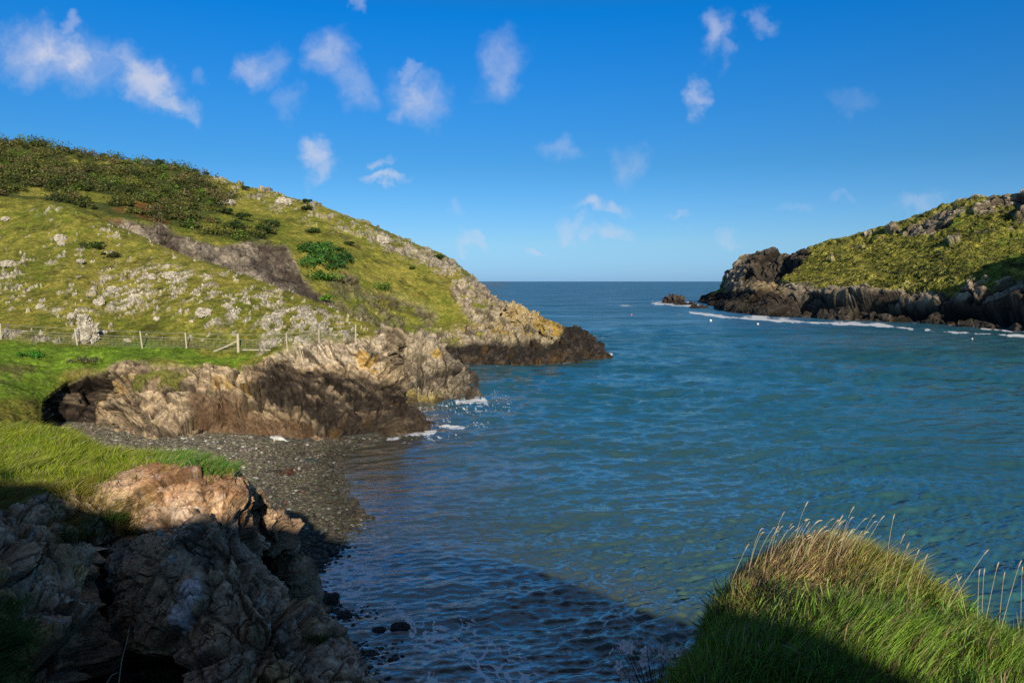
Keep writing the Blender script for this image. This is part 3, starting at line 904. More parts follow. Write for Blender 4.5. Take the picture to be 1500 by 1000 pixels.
def near_spur():
    def row(l, bk):
        r = [P(*q) for q in l]
        return [r[0] + np.array(bk) + np.array((0, 1.6, -3.5)), r[0] + np.array(bk)] + r
    st = []
    raw = [
        [(-160, 622, 15.5), (-160, 665, 12.7), (-160, 705, 10.5), (-160, 770, 8.5), (-160, 860, 6.9), (-160, 950, 5.8), (-160, 1090, 4.9)],
        [(-20, 630, 15.5), (-20, 670, 13), (-20, 710, 11), (-20, 775, 9), (-20, 850, 7.3), (-20, 940, 6.2), (-20, 1090, 5.4)],
        [(45, 630, 15.5), (45, 675, 13), (45, 716, 11), (48, 780, 9.7), (52, 860, 8.3), (56, 940, 7.3), (60, 1090, 6.4)],
        [(85, 632, 15.4), (85, 676, 12.9), (85, 722, 11), (90, 790, 9.8), (95, 860, 8.5), (100, 940, 7.6), (105, 1090, 6.6)],
        [(118, 643, 15), (118, 682, 12.8), (118, 728, 11), (120, 795, 9.9), (122, 860, 8.7), (124, 940, 7.8), (126, 1090, 6.8)],
        [(135, 656, 14.8), (135, 684, 12.7), (135, 730, 11.1), (136, 798, 10.6), (136, 868, 10.4), (136, 950, 10.1), (136, 1090, 9.6)],
        [(165, 662, 14.5), (165, 688, 12.5), (165, 722, 11.2), (166, 790, 10.8), (166, 870, 10.7), (166, 955, 10.6), (168, 1090, 10.3)],
        [(215, 668, 14), (215, 680, 12.6), (213, 698, 11.5), (212, 780, 10.7), (212, 870, 10.0), (212, 955, 9.6), (215, 1090, 9.2)],
        [(280, 671, 13.5), (280, 680, 12.3), (280, 692, 11.4), (280, 780, 10.4), (280, 870, 9.6), (280, 950, 9.0), (285, 1090, 8.2)],
        [(325, 681, 12.9), (327, 690, 12.0), (330, 704, 11.3), (332, 785, 10.3), (338, 870, 9.5), (345, 950, 8.9), (355, 1090, 8.1)],
        [(350, 693, 12.5), (356, 703, 11.9), (360, 722, 11.4), (364, 790, 10.5), (378, 872, 9.6), (395, 950, 9.0), (420, 1090, 8.2)],
        [(366, 710, 12.5), (371, 722, 12.0), (374, 740, 11.5), (382, 800, 10.7), (408, 872, 9.8), (436, 945, 9.2), (480, 1090, 8.4)],
        [(372, 735, 12.9), (376, 748, 12.4), (378, 764, 11.9), (396, 822, 11.1), (440, 884, 10.3), (480, 945, 9.7), (560, 1090, 9.0)],
        [(362, 790, 13.6), (366, 800, 13.3), (372, 815, 13.0), (394, 855, 12.4), (436, 905, 11.6), (474, 965, 11.0), (545, 1100, 10.5)],
    ]
    for i, rows in enumerate(raw):
        s = row(rows, (0, 2.0, -1.6))
        e = s[-1]
        s.append(e + np.array((0.2, 0.2, -3.5)))
        s.append(np.array((e[0] + .4, max(e[1] + .3, 6), -1.5)))
        st.append(s)
    st.insert(0, [q + np.array((-14, -1.0, 1.2)) for q in st[0]])
    g = loft(st, 1.15, 120)
    v = g.reshape(-1, 3)
    px, py = proj(v)
    z = v[:, 2]
    wx, wy = wob_px(v, px, py, 22, 0.8, 503)
    wx2, wy2 = wob_px(v, px, py, 12, 2.2, 505)
    gr = sstep(pdist(wx2, wy2, [(-900, 500), (600, 500), (345, 690), (250, 683), (205, 676), (180, 688), (150, 706), (110, 722), (70, 730), (20, 748), (-900, 765)]), -6, 6)
    tuft = np.maximum(sstep(pdist(wx, wy, [(-100, 860), (45, 880), (70, 940), (60, 1100), (-100, 1100)]), -8, 10) * sstep(fbm(v, 1.6, 3, s=506), -.2, .1), 0)
    tuft = np.maximum(tuft, sstep(pdist(wx, wy, [(80, 700), (190, 735), (185, 790), (110, 800), (70, 780)]), -8, 10) * .35)
    rock = 1 - np.maximum(gr, tuft * .8)
    h, rid, e = rockdisp(v, rock, (1.8, .7, .26), (.55, .17, .06), 500, 1.5)
    crk = fbm(v * np.array((1.3, 1, .8)) + .15 * np.stack([fbm(v, 3, 3, s=510)] * 3, 1), 1.5, 3, s=511)
    crk2 = fbm(v * np.array((1.3, 1, .7)) + .05 * np.stack([fbm(v, 7, 3, s=515)] * 3, 1), 3.6, 3, s=512)
    cr = (1 - sstep(np.abs(crk), 0, .03)) + .7 * (1 - sstep(np.abs(crk2), 0, .035))
    h = h * (.25 + .75 * sstep(py, 700, 790))
    disp = h - cr * .07 * rock + fbm(v, 3.2, 5, .6, s=513) * .09 * rock + (1 - rock) * (fbm(v, 1.3, 4, s=514) * .10)
    hol = sstep(pdist(wx2, wy2, [(128, 805), (150, 800), (175, 850), (180, 880), (165, 1100), (126, 1100)]), -3, 8)
    hol = np.maximum(hol, sstep(pdist(wx2, wy2, [(160, 950), (250, 955), (320, 1100), (150, 1100)]), -3, 12))
    disp = disp - hol * .9
    slab = sstep(pdist(px, py, [(270, 905), (290, 868), (310, 862), (312, 880), (285, 925), (268, 935)]), -2, 3)
    disp = disp + slab * .05
    rc = mix((.13, .10, .085), (.30, .235, .18), sstep(fbm(v, 2.2, 5, .65, s=520) + (rid - .5) * .8, -.5, .5))
    rc = mix(rc, np.array((.34, .31, .30)) + 0 * rc, sstep(fbm(v, 1.4, 5, .65, s=521), .15, .5) * .6)
    rs = sstep(fbm(v, 1.1, 4, s=522) + sstep(-wy, -780, -700) * .45, .05, .45)
    rc = mix(rc, np.array((.27, .15, .075)) + 0 * rc, rs * .45)
    topz = sstep(pdist(wx, wy, [(170, 690), (360, 685), (385, 760), (200, 750)]), -6, 10)
    rc = mix(rc, mix((.27, .19, .12), (.42, .34, .27), sstep(fbm(v, 2.6, 4, s=523), -.2, .4)), topz * sstep(fbm(v, 1.3, 4, s=524), -.25, .2) * .75)
    rim = sstep(pdist(wx2, wy2, [(215, 678), (345, 685), (370, 715), (372, 735), (340, 722), (240, 700), (215, 695)]), -3, 4)
    rc = mix(rc, np.array((.13, .075, .045)) + 0 * rc, rim * .7)
    rc = mix(rc, np.array((.40, .40, .46)) + 0 * rc, slab * .9)
    yel = sstep(fbm(v, 1.0, 4, s=525), .2, .4)
    rc = mix(rc, np.array((.20, .17, .05)) + 0 * rc, yel * .4)
    rc = rc * (1 - .55 * sstep(fbm(v, 7, 4, .65, s=530), .1, .45))[:, None]
    rc = rc * np.array((1.62, 1.42, 1.16)) * (.6 + .4 * e)[:, None] * (1 - .6 * np.clip(cr, 0, 1))[:, None] * 1.25  # cracks and seams coloured darker, with their crevice shade painted in
    spk = sstep(fbm(v, 11, 3, .6, s=529), .28, .42)
    rc = mix(rc, np.array((.42, .38, .34)) + 0 * rc, spk * .35)
    # pale lichen discs on the shaded face
    for (lx, ly, lr) in ((253, 801, 6), (279, 808, 5), (278, 839, 5.5), (400, 900, 10), (403, 855, 7), (431, 949, 5.5), (237, 784, 5), (328, 758, 2), (443, 901, 3.5), (345, 800, 3), (165, 805, 4)):
        rc = mix(rc, np.array((.50, .52, .44)) + 0 * rc, sstep(-np.hypot(px - lx, py - ly) + 3.5 * fbm(v, 9, 3, s=526), -lr, -lr + 2))
    bits = sstep(fbm(v, 14, 2, s=527), .52, .6) * sstep(-wx, -140, -60)
    rc = mix(rc, np.array((.50, .48, .46)) + 0 * rc, bits * .8)
    gc = mix((.14, .22, .012), (.24, .27, .03), sstep(fbm(v, 1.5, 4, s=528), -.4, .4))
    br = sstep(wy, 690, 735)
    gc = mix(gc, np.array((.17, .115, .03)) + 0 * gc, br * .7)
    col = mix(gc, rc, rock)
    finish('near_spur', g, disp, col, M_spur)
    L = LAND['near_spur']
    L['grass'] = 1 - rock
    L['brown'] = br


def cliff_top():
    """the ground the photographer stands on: mound at the right front, cliff edge, and the bank behind"""
    ridge_x = [-60, -30, -12, -4, -2.6, -1.4, .3, 3.1, 4.6, 5.4, 7.8, 11.2, 14.1, 20, 40, 70]
    ridge_z = [19, 17.8, 16.6, 16.0, 15.7, 15.05, 15.15, 14.8, 14.2, 13.85, 14.1, 13.0, 11.9, 7, 5, 5]

    def sta(x0, rows):
        rz = float(np.interp(x0, ridge_x, ridge_z))
        z0 = rows[0][2]
        return [np.array((x0 * 1.4, -70, rz + 1.5)), np.array((x0 * 1.1, -20, rz - .6)), np.array((x0, -8, rz)), np.array((x0, -5.0, z0 + (rz - z0) * .45)),
                np.array((x0, -2.6, z0 + .05))] + [np.asarray(r, float) for r in rows]
    st = [
        sta(-45, [(-45, -1, 11.5), (-45, 4, 11.4), (-45, 7, 11.0), (-44, 8, 6), (-43, 10, -1.5)]),
        sta(-24, [(-24, -1, 11.2), (-24, 3, 11.0), (-24, 6, 10.5), (-23.5, 7, 6), (-23, 9, -1.5)]),
        sta(-14, [(-14, -1, 10.8), (-13, 1.5, 10.6), (-12, 3.6, 9.6), (-11.5, 5, 5), (-11, 7, -1.5)]),
        sta(-7, [(-7, -1, 10.4), (-6.5, .4, 10.2), (-6, 1.8, 9.2), (-5.4, 2.6, 5), (-5, 5, -1.5)]),
        sta(-3, [(-3, -1, 10.35), (-2.6, .3, 10.25), (-2.2, 1.2, 9.4), (-2, 2, 5), (-1.5, 5, -1.5)]),
        sta(-1.9, [(-1.9, -1, 10.35), (-1.6, .4, 10.25), (-1.3, 1.4, 9.3), (-1.1, 2.1, 5), (-.7, 5.5, -1.5)]),
        sta(-1, [(-1, -1, 10.35), (-.8, .5, 10.25), (-.6, 1.6, 9.3), (-.4, 2.2, 5), (0, 6, -1.5)]),
        sta(.2, [(.2, -.8, 10.35), (.3, 1.0, 10.25), P(935, 1085, 3.4), P(915, 1200, 3.6), (1.0, 7, -1.5)]),
        sta(.9, [(.7, -.5, 10.35), (.75, 1.8, 10.25), P(985, 1000, 4.0), P(955, 1100, 4.3), (1.5, 8, -1.5)]),
        sta(1.4, [(1.1, -.4, 10.35), (1.15, 2.2, 10.25), P(1035, 905, 4.5), P(1000, 1010, 4.9), (2.0, 8.5, -1.5)]),
        sta(2.0, [(1.5, -.3, 10.35), (1.6, 2.6, 10.28), P(1092, 842, 5.0), P(1060, 930, 5.6), (2.6, 9, -1.5)]),
        sta(2.6, [(2.0, -.2, 10.35), (2.1, 2.8, 10.28), P(1150, 820, 5.3), P(1130, 900, 6.0), (3.2, 9.5, -1.5)]),
        sta(3.2, [(2.5, -.2, 10.35), (2.5, 2.7, 10.22), P(1225, 822, 5.3), P(1215, 890, 6.1), (3.9, 9.5, -1.5)]),
        sta(3.8, [(3.0, -.2, 10.35), (2.9, 2.5, 10.12), P(1290, 872, 5.0), P(1300, 940, 5.7), (4.4, 9, -1.5)]),
        sta(4.6, [(3.5, -.2, 10.35), (3.2, 2.3, 10.15), P(1350, 932, 4.6), P(1370, 1000, 5.2), (4.8, 8.5, -1.5)]),
        sta(5.4, [(4.0, -.2, 10.45), (3.7, 2.2, 10.35), P(1425, 955, 4.4), P(1450, 1010, 5.0), (5.4, 8, -1.5)]),
        sta(6.4, [(4.6, -.2, 10.5), (4.4, 2.2, 10.45), P(1510, 950, 4.5), P(1540, 1010, 5.0), (6.4, 8, -1.5)]),
        sta(8.5, [(6.5, -.2, 10.5), (6.5, 1.8, 10.3), (6.8, 3.4, 9.7), (7.2, 4.3, 7), (8.4, 7, -1.5)]),
        sta(14, [(12.5, -1.4, 9.3), (12.7, .2, 8.0), (13, 1.6, 6), (13.5, 3, 3.5), (14, 6, -1.5)]),
        sta(30, [(30, -1, 4), (30, 1, 3.8), (31, 3, 3), (32, 5, 1.5), (33, 8, -1.5)]),
        sta(62, [(62, -1, 4), (64, 1, 3.8), (66, 3, 3), (70, 5, 1.5), (74, 8, -1.5)]),
    ]
    g = loft(st, .6, 80)
    v = g.reshape(-1, 3)
    px, py = proj(v)
    nz = np.abs(gnormals(g)[..., 2]).ravel()
    steep = sstep(-nz, -.6, -.3)
    h, rid, e = rockdisp(v, steep, (2.0, .6), (.3, .15), 600)
    near = np.exp(-((v[:, 0] - 2) ** 2 + (v[:, 1] - 3) ** 2) / 40)
    disp = h * (1 - near * .7) + (1 - steep) * (fbm(v, 1.2, 4, s=602) * (.11 + .15 * (1 - near)))
    col = mix((.035, .05, .008), (.10, .10, .02), sstep(fbm(v, 3, 4, s=601), -.4, .4))
    col = mix(col, rockcol(v, rid, 1.5, 610), steep)
    finish('cliff_top', g, disp, col, M_spur)
    LAND['cliff_top']['grass'] = 1 - steep


# ------------------------------------------------------------------ beach and sea bed
BCTRL = [(430, 640, .5), (330, 640, .8), (260, 640, .85), (150, 640, 1.0), (30, 640, 1.3), (-200, 640, 1.6), (400, 700, .5), (440, 745, .3), (460, 680, .22), (370, 760, .55), (300, 800, .8), (380, 860, .25),
         (560, 643, 0), (508, 656, 0), (486, 685, 0), (494, 720, 0), (526, 748, 0), (500, 790, 0), (455, 830, 0), (440, 880, 0), (470, 930, -.02), (540, 990, -.04), (640, 1010, -.06),
         (560, 900, -.12), (700, 960, -.22), (560, 700, -.22), (640, 720, -.55), (620, 790, -.38), (700, 840, -.6), (820, 900, -1.1), (930, 980, -1.2), (620, 665, -.7), (700, 700, -1.5),
         (800, 800, -2), (720, 600, -2.4), (1000, 800, -3.5), (1000, 600, -4), (700, 550, -2), (1400, 700, -5), (1400, 560, -5), (800, 480, -6), (350, 1100, .6), (800, 1200, -.3), (1300, 1300, -.5)]
_b = np.array([PZ(a, b, c) for a, b, c in BCTRL])


def tps_fit(xy, z, lam=.4):
    d = np.linalg.norm(xy[:, None] - xy[None], axis=2)
    K = d * d * np.log(d + 1e-6) + lam * np.eye(len(z))
    A = np.zeros((len(z) + 3,) * 2)
    A[:-3, :-3] = K
    A[:-3, -3] = A[-3, :-3] = 1
    A[:-3, -2:] = xy
    A[-2:, :-3] = xy.T
    return np.linalg.solve(A, np.concatenate([z, [0, 0, 0]]))


_w = tps_fit(_b[:, :2], _b[:, 2])


def _seabed(x, y):
    xy = np.stack([x, y], -1).reshape(-1, 2)
    out = np.full(len(xy), _w[-3]) + xy @ _w[-2:]
    for i in range(len(_b)):
        d = np.linalg.norm(xy - _b[i, :2], axis=1)
        out += _w[i] * d * d * np.log(d + 1e-6)
    return np.clip(out, -7, 3).reshape(x.shape)


_sx, _sy = np.linspace(-62, 92, 460), np.linspace(5, 152, 440)
_sg = _seabed(*np.meshgrid(_sx, _sy, indexing='ij'))


def seabed(x, y):
    fx = np.clip((np.asarray(x) + 62) / 154 * 459, 0, 458.999)
    fy = np.clip((np.asarray(y) - 5) / 147 * 439, 0, 438.999)
    i, j = fx.astype(int), fy.astype(int)
    a, b = fx - i, fy - j
    return (_sg[i, j] * (1 - a) + _sg[i + 1, j] * a) * (1 - b) + (_sg[i, j + 1] * (1 - a) + _sg[i + 1, j + 1] * a) * b


def beach():
    xs = np.concatenate([np.linspace(-60, -26, 40)[:-1], np.linspace(-26, 6, 360), np.linspace(6, 90, 90)[1:]])
    ys = np.concatenate([np.linspace(6, 18, 30)[:-1], np.linspace(18, 62, 420), np.linspace(62, 150, 60)[1:]])
    X, Y = np.meshgrid(xs, ys, indexing='ij')
    Z = seabed(X, Y)
    v = np.stack([X, Y, Z], -1).reshape(-1, 3)
    Z = Z + (fbm(v, 1.2, 4, .6, s=701) * .06 + fbm(v, 5, 3, .6, s=702) * .035).reshape(X.shape)
    g = np.stack([X, Y, Z], -1)
    v = g.reshape(-1, 3)
    px, py = proj(v)
    c = mix((.055, .056, .048), (.20, .19, .155), sstep(fbm(v, 6, 4, .65, s=703), -.35, .45))
    c = mix(c, np.array((.13, .15, .075)) + 0 * c, sstep(fbm(v, .5, 4, s=704), .0, .4) * .5)
    c = mix(c, np.array((.12, .055, .035)) + 0 * c, sstep(fbm(v, 1.0, 3, s=705), .35, .5) * .6)
    dry = sstep(v[:, 2], .5, .8)
    c = mix(c, c * 1.35 + .02, dry)
    weed = sstep(-v[:, 2], .03, .2) * (1 - sstep(-v[:, 2], .8, 1.4))
    c = mix(c, mix((.050, .032, .034), (.085, .070, .062), sstep(fbm(v, .8, 4, s=706), -.2, .4)), weed * .85)
    PENDING.append(lambda: tag(mesh('beach', g, [gridfaces(*X.shape)], M_beach, col=c), kind='structure'))
    LAND['beach'] = dict(g=g, n=gnormals(g), px=px, py=py, col=c, base=g)


# ------------------------------------------------------------------ sea


def mat_water():
    m, t, out = newmat('sea_water')
    a = nd(t, 'ShaderNodeAttribute', attribute_name='Col')
    fo = nd(t, 'ShaderNodeAttribute', attribute_name='foam')
    op = nd(t, 'ShaderNodeAttribute', attribute_name='opac')
    ch = nd(t, 'ShaderNodeAttribute', attribute_name='chop')
    g = nd(t, 'ShaderNodeNewGeometry')
    mp = nd(t, 'ShaderNodeMapping')
    t.links.new(g.outputs['Position'], mp.inputs[0])
    mp.inputs['Rotation'].default_value = (0, 0, R(14))
    mp.inputs['Scale'].default_value = (0.40, 1.0, 1.0)
    n1 = noise(t, mp.outputs[0], 2.6, 5, 0.62, 0.6)
    n2 = noise(t, mp.outputs[0], 0.35, 4, 0.6, 0.3)
    n3 = noise(t, mp.outputs[0], 0.045, 10, 0.78, 0.2)
    b1 = nd(t, 'ShaderNodeBump')
    b1.inputs['Distance'].default_value = 0.10
    t.links.new(mth(t, 'MULTIPLY', ramp(t, ch.outputs['Fac'], 0, 1, 0.40, 0.45, False), 1.0), b1.inputs['Strength'])
    t.links.new(n1.outputs['Fac'], b1.inputs['Height'])
    b2 = nd(t, 'ShaderNodeBump')
    b2.inputs['Distance'].default_value = 1.1
    t.links.new(ramp(t, ch.outputs['Fac'], 0, 1, 0.0, 0.9, False), b2.inputs['Strength'])
    t.links.new(n2.outputs['Fac'], b2.inputs['Height'])
    t.links.new(b1.outputs[0], b2.inputs['Normal'])
    nrm = b2.outputs[0]
    # water body: light scattered back by the turbid water
    patch = ramp(t, n3.outputs['Fac'], .35, .65, .82, 1.18, False)
    col = mixc(t, 1.0, a.outputs['Color'], patch, 'MULTIPLY')
    body = nd(t, 'ShaderNodeBsdfDiffuse')
    t.links.new(col, body.inputs[0])
    t.links.new(nrm, body.inputs['Normal'])
    tr = nd(t, 'ShaderNodeBsdfTransparent')
    tr.inputs[0].default_value = (.80, .90, .90, 1)
    mx = nd(t, 'ShaderNodeMixShader')
    t.links.new(op.outputs['Fac'], mx.inputs[0])
    t.links.new(tr.outputs[0], mx.inputs[1])
    t.links.new(body.outputs[0], mx.inputs[2])
    gl = nd(t, 'ShaderNodeBsdfGlossy')
    gl.inputs[0].default_value = (1.0, .93, .84, 1)
    t.links.new(ramp(t, ch.outputs['Fac'], 0, 1, 0.05, 0.28, False), gl.inputs['Roughness'])
    t.links.new(nrm, gl.inputs['Normal'])
    fr = nd(t, 'ShaderNodeFresnel')
    fr.inputs[0].default_value = 1.333
    t.links.new(nrm, fr.inputs['Normal'])
    fr2 = mth(t, 'MINIMUM', mth(t, 'MULTIPLY', fr.outputs[0], .95), 0.50)
    fr2 = mth(t, 'MULTIPLY', fr2, ramp(t, n3.outputs['Fac'], .38, .62, .45, 1.25, False))
    mx2 = nd(t, 'ShaderNodeMixShader')
    t.links.new(fr2, mx2.inputs[0])
    t.links.new(mx.outputs[0], mx2.inputs[1])
    t.links.new(gl.outputs[0], mx2.inputs[2])
    mp4 = nd(t, 'ShaderNodeMapping')
    t.links.new(g.outputs['Position'], mp4.inputs[0])
    mp4.inputs['Rotation'].default_value = (0, 0, R(6))
    mp4.inputs['Scale'].default_value = (0.22, 1.0, 1.0)
    n4 = noise(t, mp4.outputs[0], 0.30, 6, 0.8)
    k4 = mth(t, 'MULTIPLY', mth(t, 'SUBTRACT', n4.outputs['Fac'], .5), mth(t, 'MULTIPLY', ch.outputs['Fac'], 4.5))
    t.links.new(mth(t, 'MULTIPLY', fr2, mth(t, 'MAXIMUM', mth(t, 'ADD', k4, 1.0), .15), clamp=True), mx2.inputs[0])
    # foam
    nf = noise(t, g.outputs['Position'], 4.2, 6, 0.72, 1.2)
    th = mth(t, 'ADD', fo.outputs['Fac'], mth(t, 'MULTIPLY', mth(t, 'SUBTRACT', nf.outputs['Fac'], 0.5), 1.9))
    fm = ramp(t, th, 0.52, 0.92)
    fm = mth(t, 'MULTIPLY', fm, ramp(t, fo.outputs['Fac'], 0.02, 0.15))
    fd = nd(t, 'ShaderNodeBsdfDiffuse')
    fd.inputs[0].default_value = (.86, .88, .90, 1)
    mx3 = nd(t, 'ShaderNodeMixShader')
    t.links.new(mth(t, 'MULTIPLY', fm, 0.92), mx3.inputs[0])
    t.links.new(mx2.outputs[0], mx3.inputs[1])
    t.links.new(fd.outputs[0], mx3.inputs[2])
    t.links.new(mx3.outputs[0], out.inputs[0])
    return m


def sea():
    # rows get denser towards the camera in distance, columns are straight lines fanning out
    py = np.concatenate([np.array([0.15, .4, .8, 1.4, 2.1, 3.0]), np.arange(4, 120, 1.0), np.arange(120, 760, 1.25)])
    Yr = H * FPX / py
    u = np.concatenate([np.linspace(-8, -1.1, 40)[:-1], np.linspace(-1.1, -.42, 60)[:-1], np.linspace(-.42, .76, 900), np.linspace(.76, 1.3, 50)[1:], np.linspace(1.3, 8, 40)[1:]])
    Y, U = np.meshgrid(Yr, u, indexing='ij')
    X = Y * U
    sp = np.abs(np.gradient(Y, axis=0))
    x, y = X.ravel(), Y.ravel()
    sp = sp.ravel()
    ang0 = R(-76)                                        # waves run in towards the camera, a little from the right
    h = np.zeros(len(x))
    r2 = np.random.default_rng(3)
    wx = x + 1.5 * vnoise(np.stack([x * .08, y * .08, 0 * x], 1), 5)
    wy = y + 1.5 * vnoise(np.stack([x * .08, y * .08, 0 * x], 1), 6)
    shallow = seabed(x, y)
    calm = .35 + .65 * sstep(-shallow, .1, 1.5)
    idx = np.nonzero((sp < 6) & (x / np.maximum(y, 1) > -.6) & (x / np.maximum(y, 1) < 1.0))[0]
    h_, wx_, wy_, sp_ = h[idx], wx[idx], wy[idx], sp[idx]
    for i in range(100):
        lam = 0.38 * (7.0 / 0.38) ** (r2.random() ** 1.9)
        k = 2 * math.pi / lam
        th = ang0 + r2.normal() * (0.38 if lam < 3 else .22)
        amp = 0.0043 * lam ** 0.60 * (.6 + .8 * r2.random())
        ph = r2.random() * 7
        fade = 1 - sstep(sp_ * 2.6, lam * .6, lam * 1.2)
        h_ += amp * fade * (2.6 * (.5 + .5 * np.sin(k * (wx_ * math.cos(th) + wy_ * math.sin(th)) + ph)) ** 2.2 - 1)
    fin = sstep(y[idx], 40, 100)
    for i in range(36):
        lam = 1.6 * (10 / 1.6) ** (r2.random() ** 1.4)
        k = 2 * math.pi / lam
        th = ang0 + r2.normal() * .45
        fade = (1 - sstep(sp_ * 2.0, lam * .6, lam * 1.3)) * fin
        h_ += .0060 * lam ** .8 * fade * (2.6 * (.5 + .5 * np.sin(k * (wx_ * math.cos(th) + wy_ * math.sin(th)) + r2.random() * 7)) ** 2.2 - 1)
    h[idx] = h_
    gust = .75 + .5 * sstep(fbm(np.stack([x, y, 0 * x], 1), .05, 3, s=9), -.4, .4)
    rough = h * gust * calm * 1.25
    kx = x * .97 + y * .24
    ky = y * .97 - x * .24
    big = fbm(np.stack([kx * .30, ky, 0 * x], 1), 1.2, 3, .55, s=19, ridged=True) * .020 * (1 - sstep(sp, .5, 1.2)) * calm
    big += fbm(np.stack([x * .38 + .15 * y, y, 0 * x], 1), 3.0, 2, .5, s=20, ridged=True) * .012 * (1 - sstep(sp, .12, .35)) * calm
    z = rough + big
    v = np.stack([x, y, z], 1)
    px, pyy = proj(v)
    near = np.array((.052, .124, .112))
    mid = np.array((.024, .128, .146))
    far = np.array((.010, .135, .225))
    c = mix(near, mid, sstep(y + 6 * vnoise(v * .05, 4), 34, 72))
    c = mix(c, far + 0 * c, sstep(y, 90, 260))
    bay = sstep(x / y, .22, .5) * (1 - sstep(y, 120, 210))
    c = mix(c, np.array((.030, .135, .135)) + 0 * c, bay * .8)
    silt = (1 - sstep(-shallow + .5 * vnoise(v * .25, 8), .25, 2.6))
    c = mix(c, np.array((.088, .092, .076)) + 0 * c, silt * .8)
    op = np.clip(1 - np.exp(-np.maximum(-shallow, 0.0) * 2.2), 0.08, 1)
    op = np.where(y > 100, 1, op)
    # foam: streaks and broken water, each around the place it lies on
    wx2 = px + 3.0 * vnoise(np.stack([x * .15, y * .15, 0 * x], 1), 12)
    wy2 = pyy + 0.8 * vnoise(np.stack([x * .08, y * .08, 0 * x], 1), 13)
    foam = np.zeros(len(x))

    fb = fbm(np.stack([px * .035, pyy * .16, 0 * x], 1), 1, 4, .6, s=14)
    fb2 = fbm(np.stack([px * .2, pyy * .5, 0 * x], 1), 1, 3, .6, s=15)

    def streak(pts, w, st, ww=None):
        ok = (px > min(q[0] for q in pts) - 30) & (px < max(q[0] for q in pts) + 30) & (np.abs(pyy - np.mean([q[1] for q in pts])) < 60)
        out = np.zeros(len(x))
        d = pdist(wx2[ok], wy2[ok], pts, False)
        w_ = w * (.75 + 1.0 * fb[ok])
        out[ok] = st * (1 - sstep(d, w_ * .1, w_ * 1.25)) * (.80 + 1.1 * fb[ok] + .5 * fb2[ok])
        return out
    F = [([(1010, 458), (1060, 464), (1120, 468.5), (1200, 473), (1290, 476.5), (1335, 481)], 2.8, 1.25),
         ([(1355, 483), (1430, 488.5), (1500, 492), (1600, 498)], 3.0, 1.3), ([(1440, 482), (1510, 487)], 2.6, 1.2),
         ([(1085, 463), (1110, 464.5), (1165, 467.5)], 3.5, .95), ([(1165, 468), (1260, 472), (1340, 474)], 2.0, .6),
         ([(950, 445), (1000, 446.5), (1035, 449)], 3.2, 1.1), ([(1000, 440), (1022, 446)], 4, 1.1), ([(955, 443), (985, 444)], 3, 1.1), ([(930, 447), (990, 448)], 1.6, .7),
         ([(945, 453), (1000, 457)], 3, .55), ([(905, 446), (925, 448)], 2, .5), ([(970, 458), (1010, 462)], 2, .5),
         ([(860, 492), (882, 495)], 2.6, 1.0), ([(876, 512), (895, 519)], 2.6, 1.0), ([(780, 534), (860, 529), (885, 522)], 2.5, .6), ([(665, 534), (700, 535), (780, 535)], 2.5, .7),
         ([(672, 590), (700, 586), (712, 588)], 5, .95), ([(700, 575), (718, 574)], 5, .6), ([(580, 595), (620, 597), (660, 592)], 3.5, .85),
         ([(652, 623), (680, 627)], 4.5, 1.1), ([(570, 642), (600, 637), (640, 632)], 5, .75), ([(600, 600), (640, 605)], 5, .45), ([(630, 645), (650, 643)], 4, .5),
         ([(500, 655), (520, 652), (540, 648)], 4, .6), ([(487, 672), (492, 682), (486, 692)], 5, .95), ([(498, 700), (508, 722), (530, 735)], 4, .6), ([(560, 745), (575, 762)], 6, .45),
         ([(497, 775), (505, 792)], 5, .8), ([(570, 880), (590, 900), (605, 915)], 9, .7), ([(630, 915), (655, 925)], 9, .9), ([(520, 845), (545, 840)], 12, .55),
         ([(740, 972), (775, 962)], 10, .7), ([(800, 940), (840, 960)], 12, .45), ([(500, 820), (480, 850)], 6, .6), ([(445, 860), (470, 890)], 8, .55)]
    for pts, w, st_ in F:
        foam = np.maximum(foam, streak(pts, w, st_))
    web = 1 - np.abs(fbm(np.stack([x + .4 * vnoise(v * 2, 41), y + .4 * vnoise(v * 2, 42), 0 * x], 1), 2.6, 3, .5, s=31)) * 4.5
    web *= sstep(fbm(np.stack([x, y, 0 * x], 1), .45, 3, s=32), -.45, .1)
    wash = sstep(pdist(px, pyy, [(420, 800), (560, 790), (640, 840), (800, 960), (860, 1060), (560, 1100), (470, 940)]), -10, 60)
    foam = np.maximum(foam, np.clip(web, 0, 1) * wash * 1.9)
    lace = np.clip(web, 0, 1) * 1.0 * sstep(pdist(px, pyy, [(560, 600), (660, 575), (740, 560), (770, 600), (700, 650), (560, 665)]), -5, 18)
    foam = np.maximum(foam, lace)
    chop = sstep(np.log(np.maximum(y, 1)), math.log(35), math.log(500))

    def make():
        mw = mat_water()
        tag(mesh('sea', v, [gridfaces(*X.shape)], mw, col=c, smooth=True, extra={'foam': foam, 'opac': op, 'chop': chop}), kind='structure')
        # open sea either side of and behind the fan, a little lower
        bb = 60000.0
        q = np.array([(-bb, -bb, -.9), (bb, -bb, -.9), (bb, 30, -.9), (-bb, 30, -.9)])
        tag(mesh('water', q, [np.array([[0, 1, 2, 3]])], mw, col=np.tile(far, (4, 1)), extra={'foam': [0] * 4, 'opac': [1] * 4, 'chop': [1] * 4}), kind='structure')
    PENDING.append(make)


import time
from concurrent.futures import ThreadPoolExecutor
_t0 = time.time()


def _timed(f):
    t = time.time()
    f()
    print('built', f.__name__, round(time.time() - t, 1))


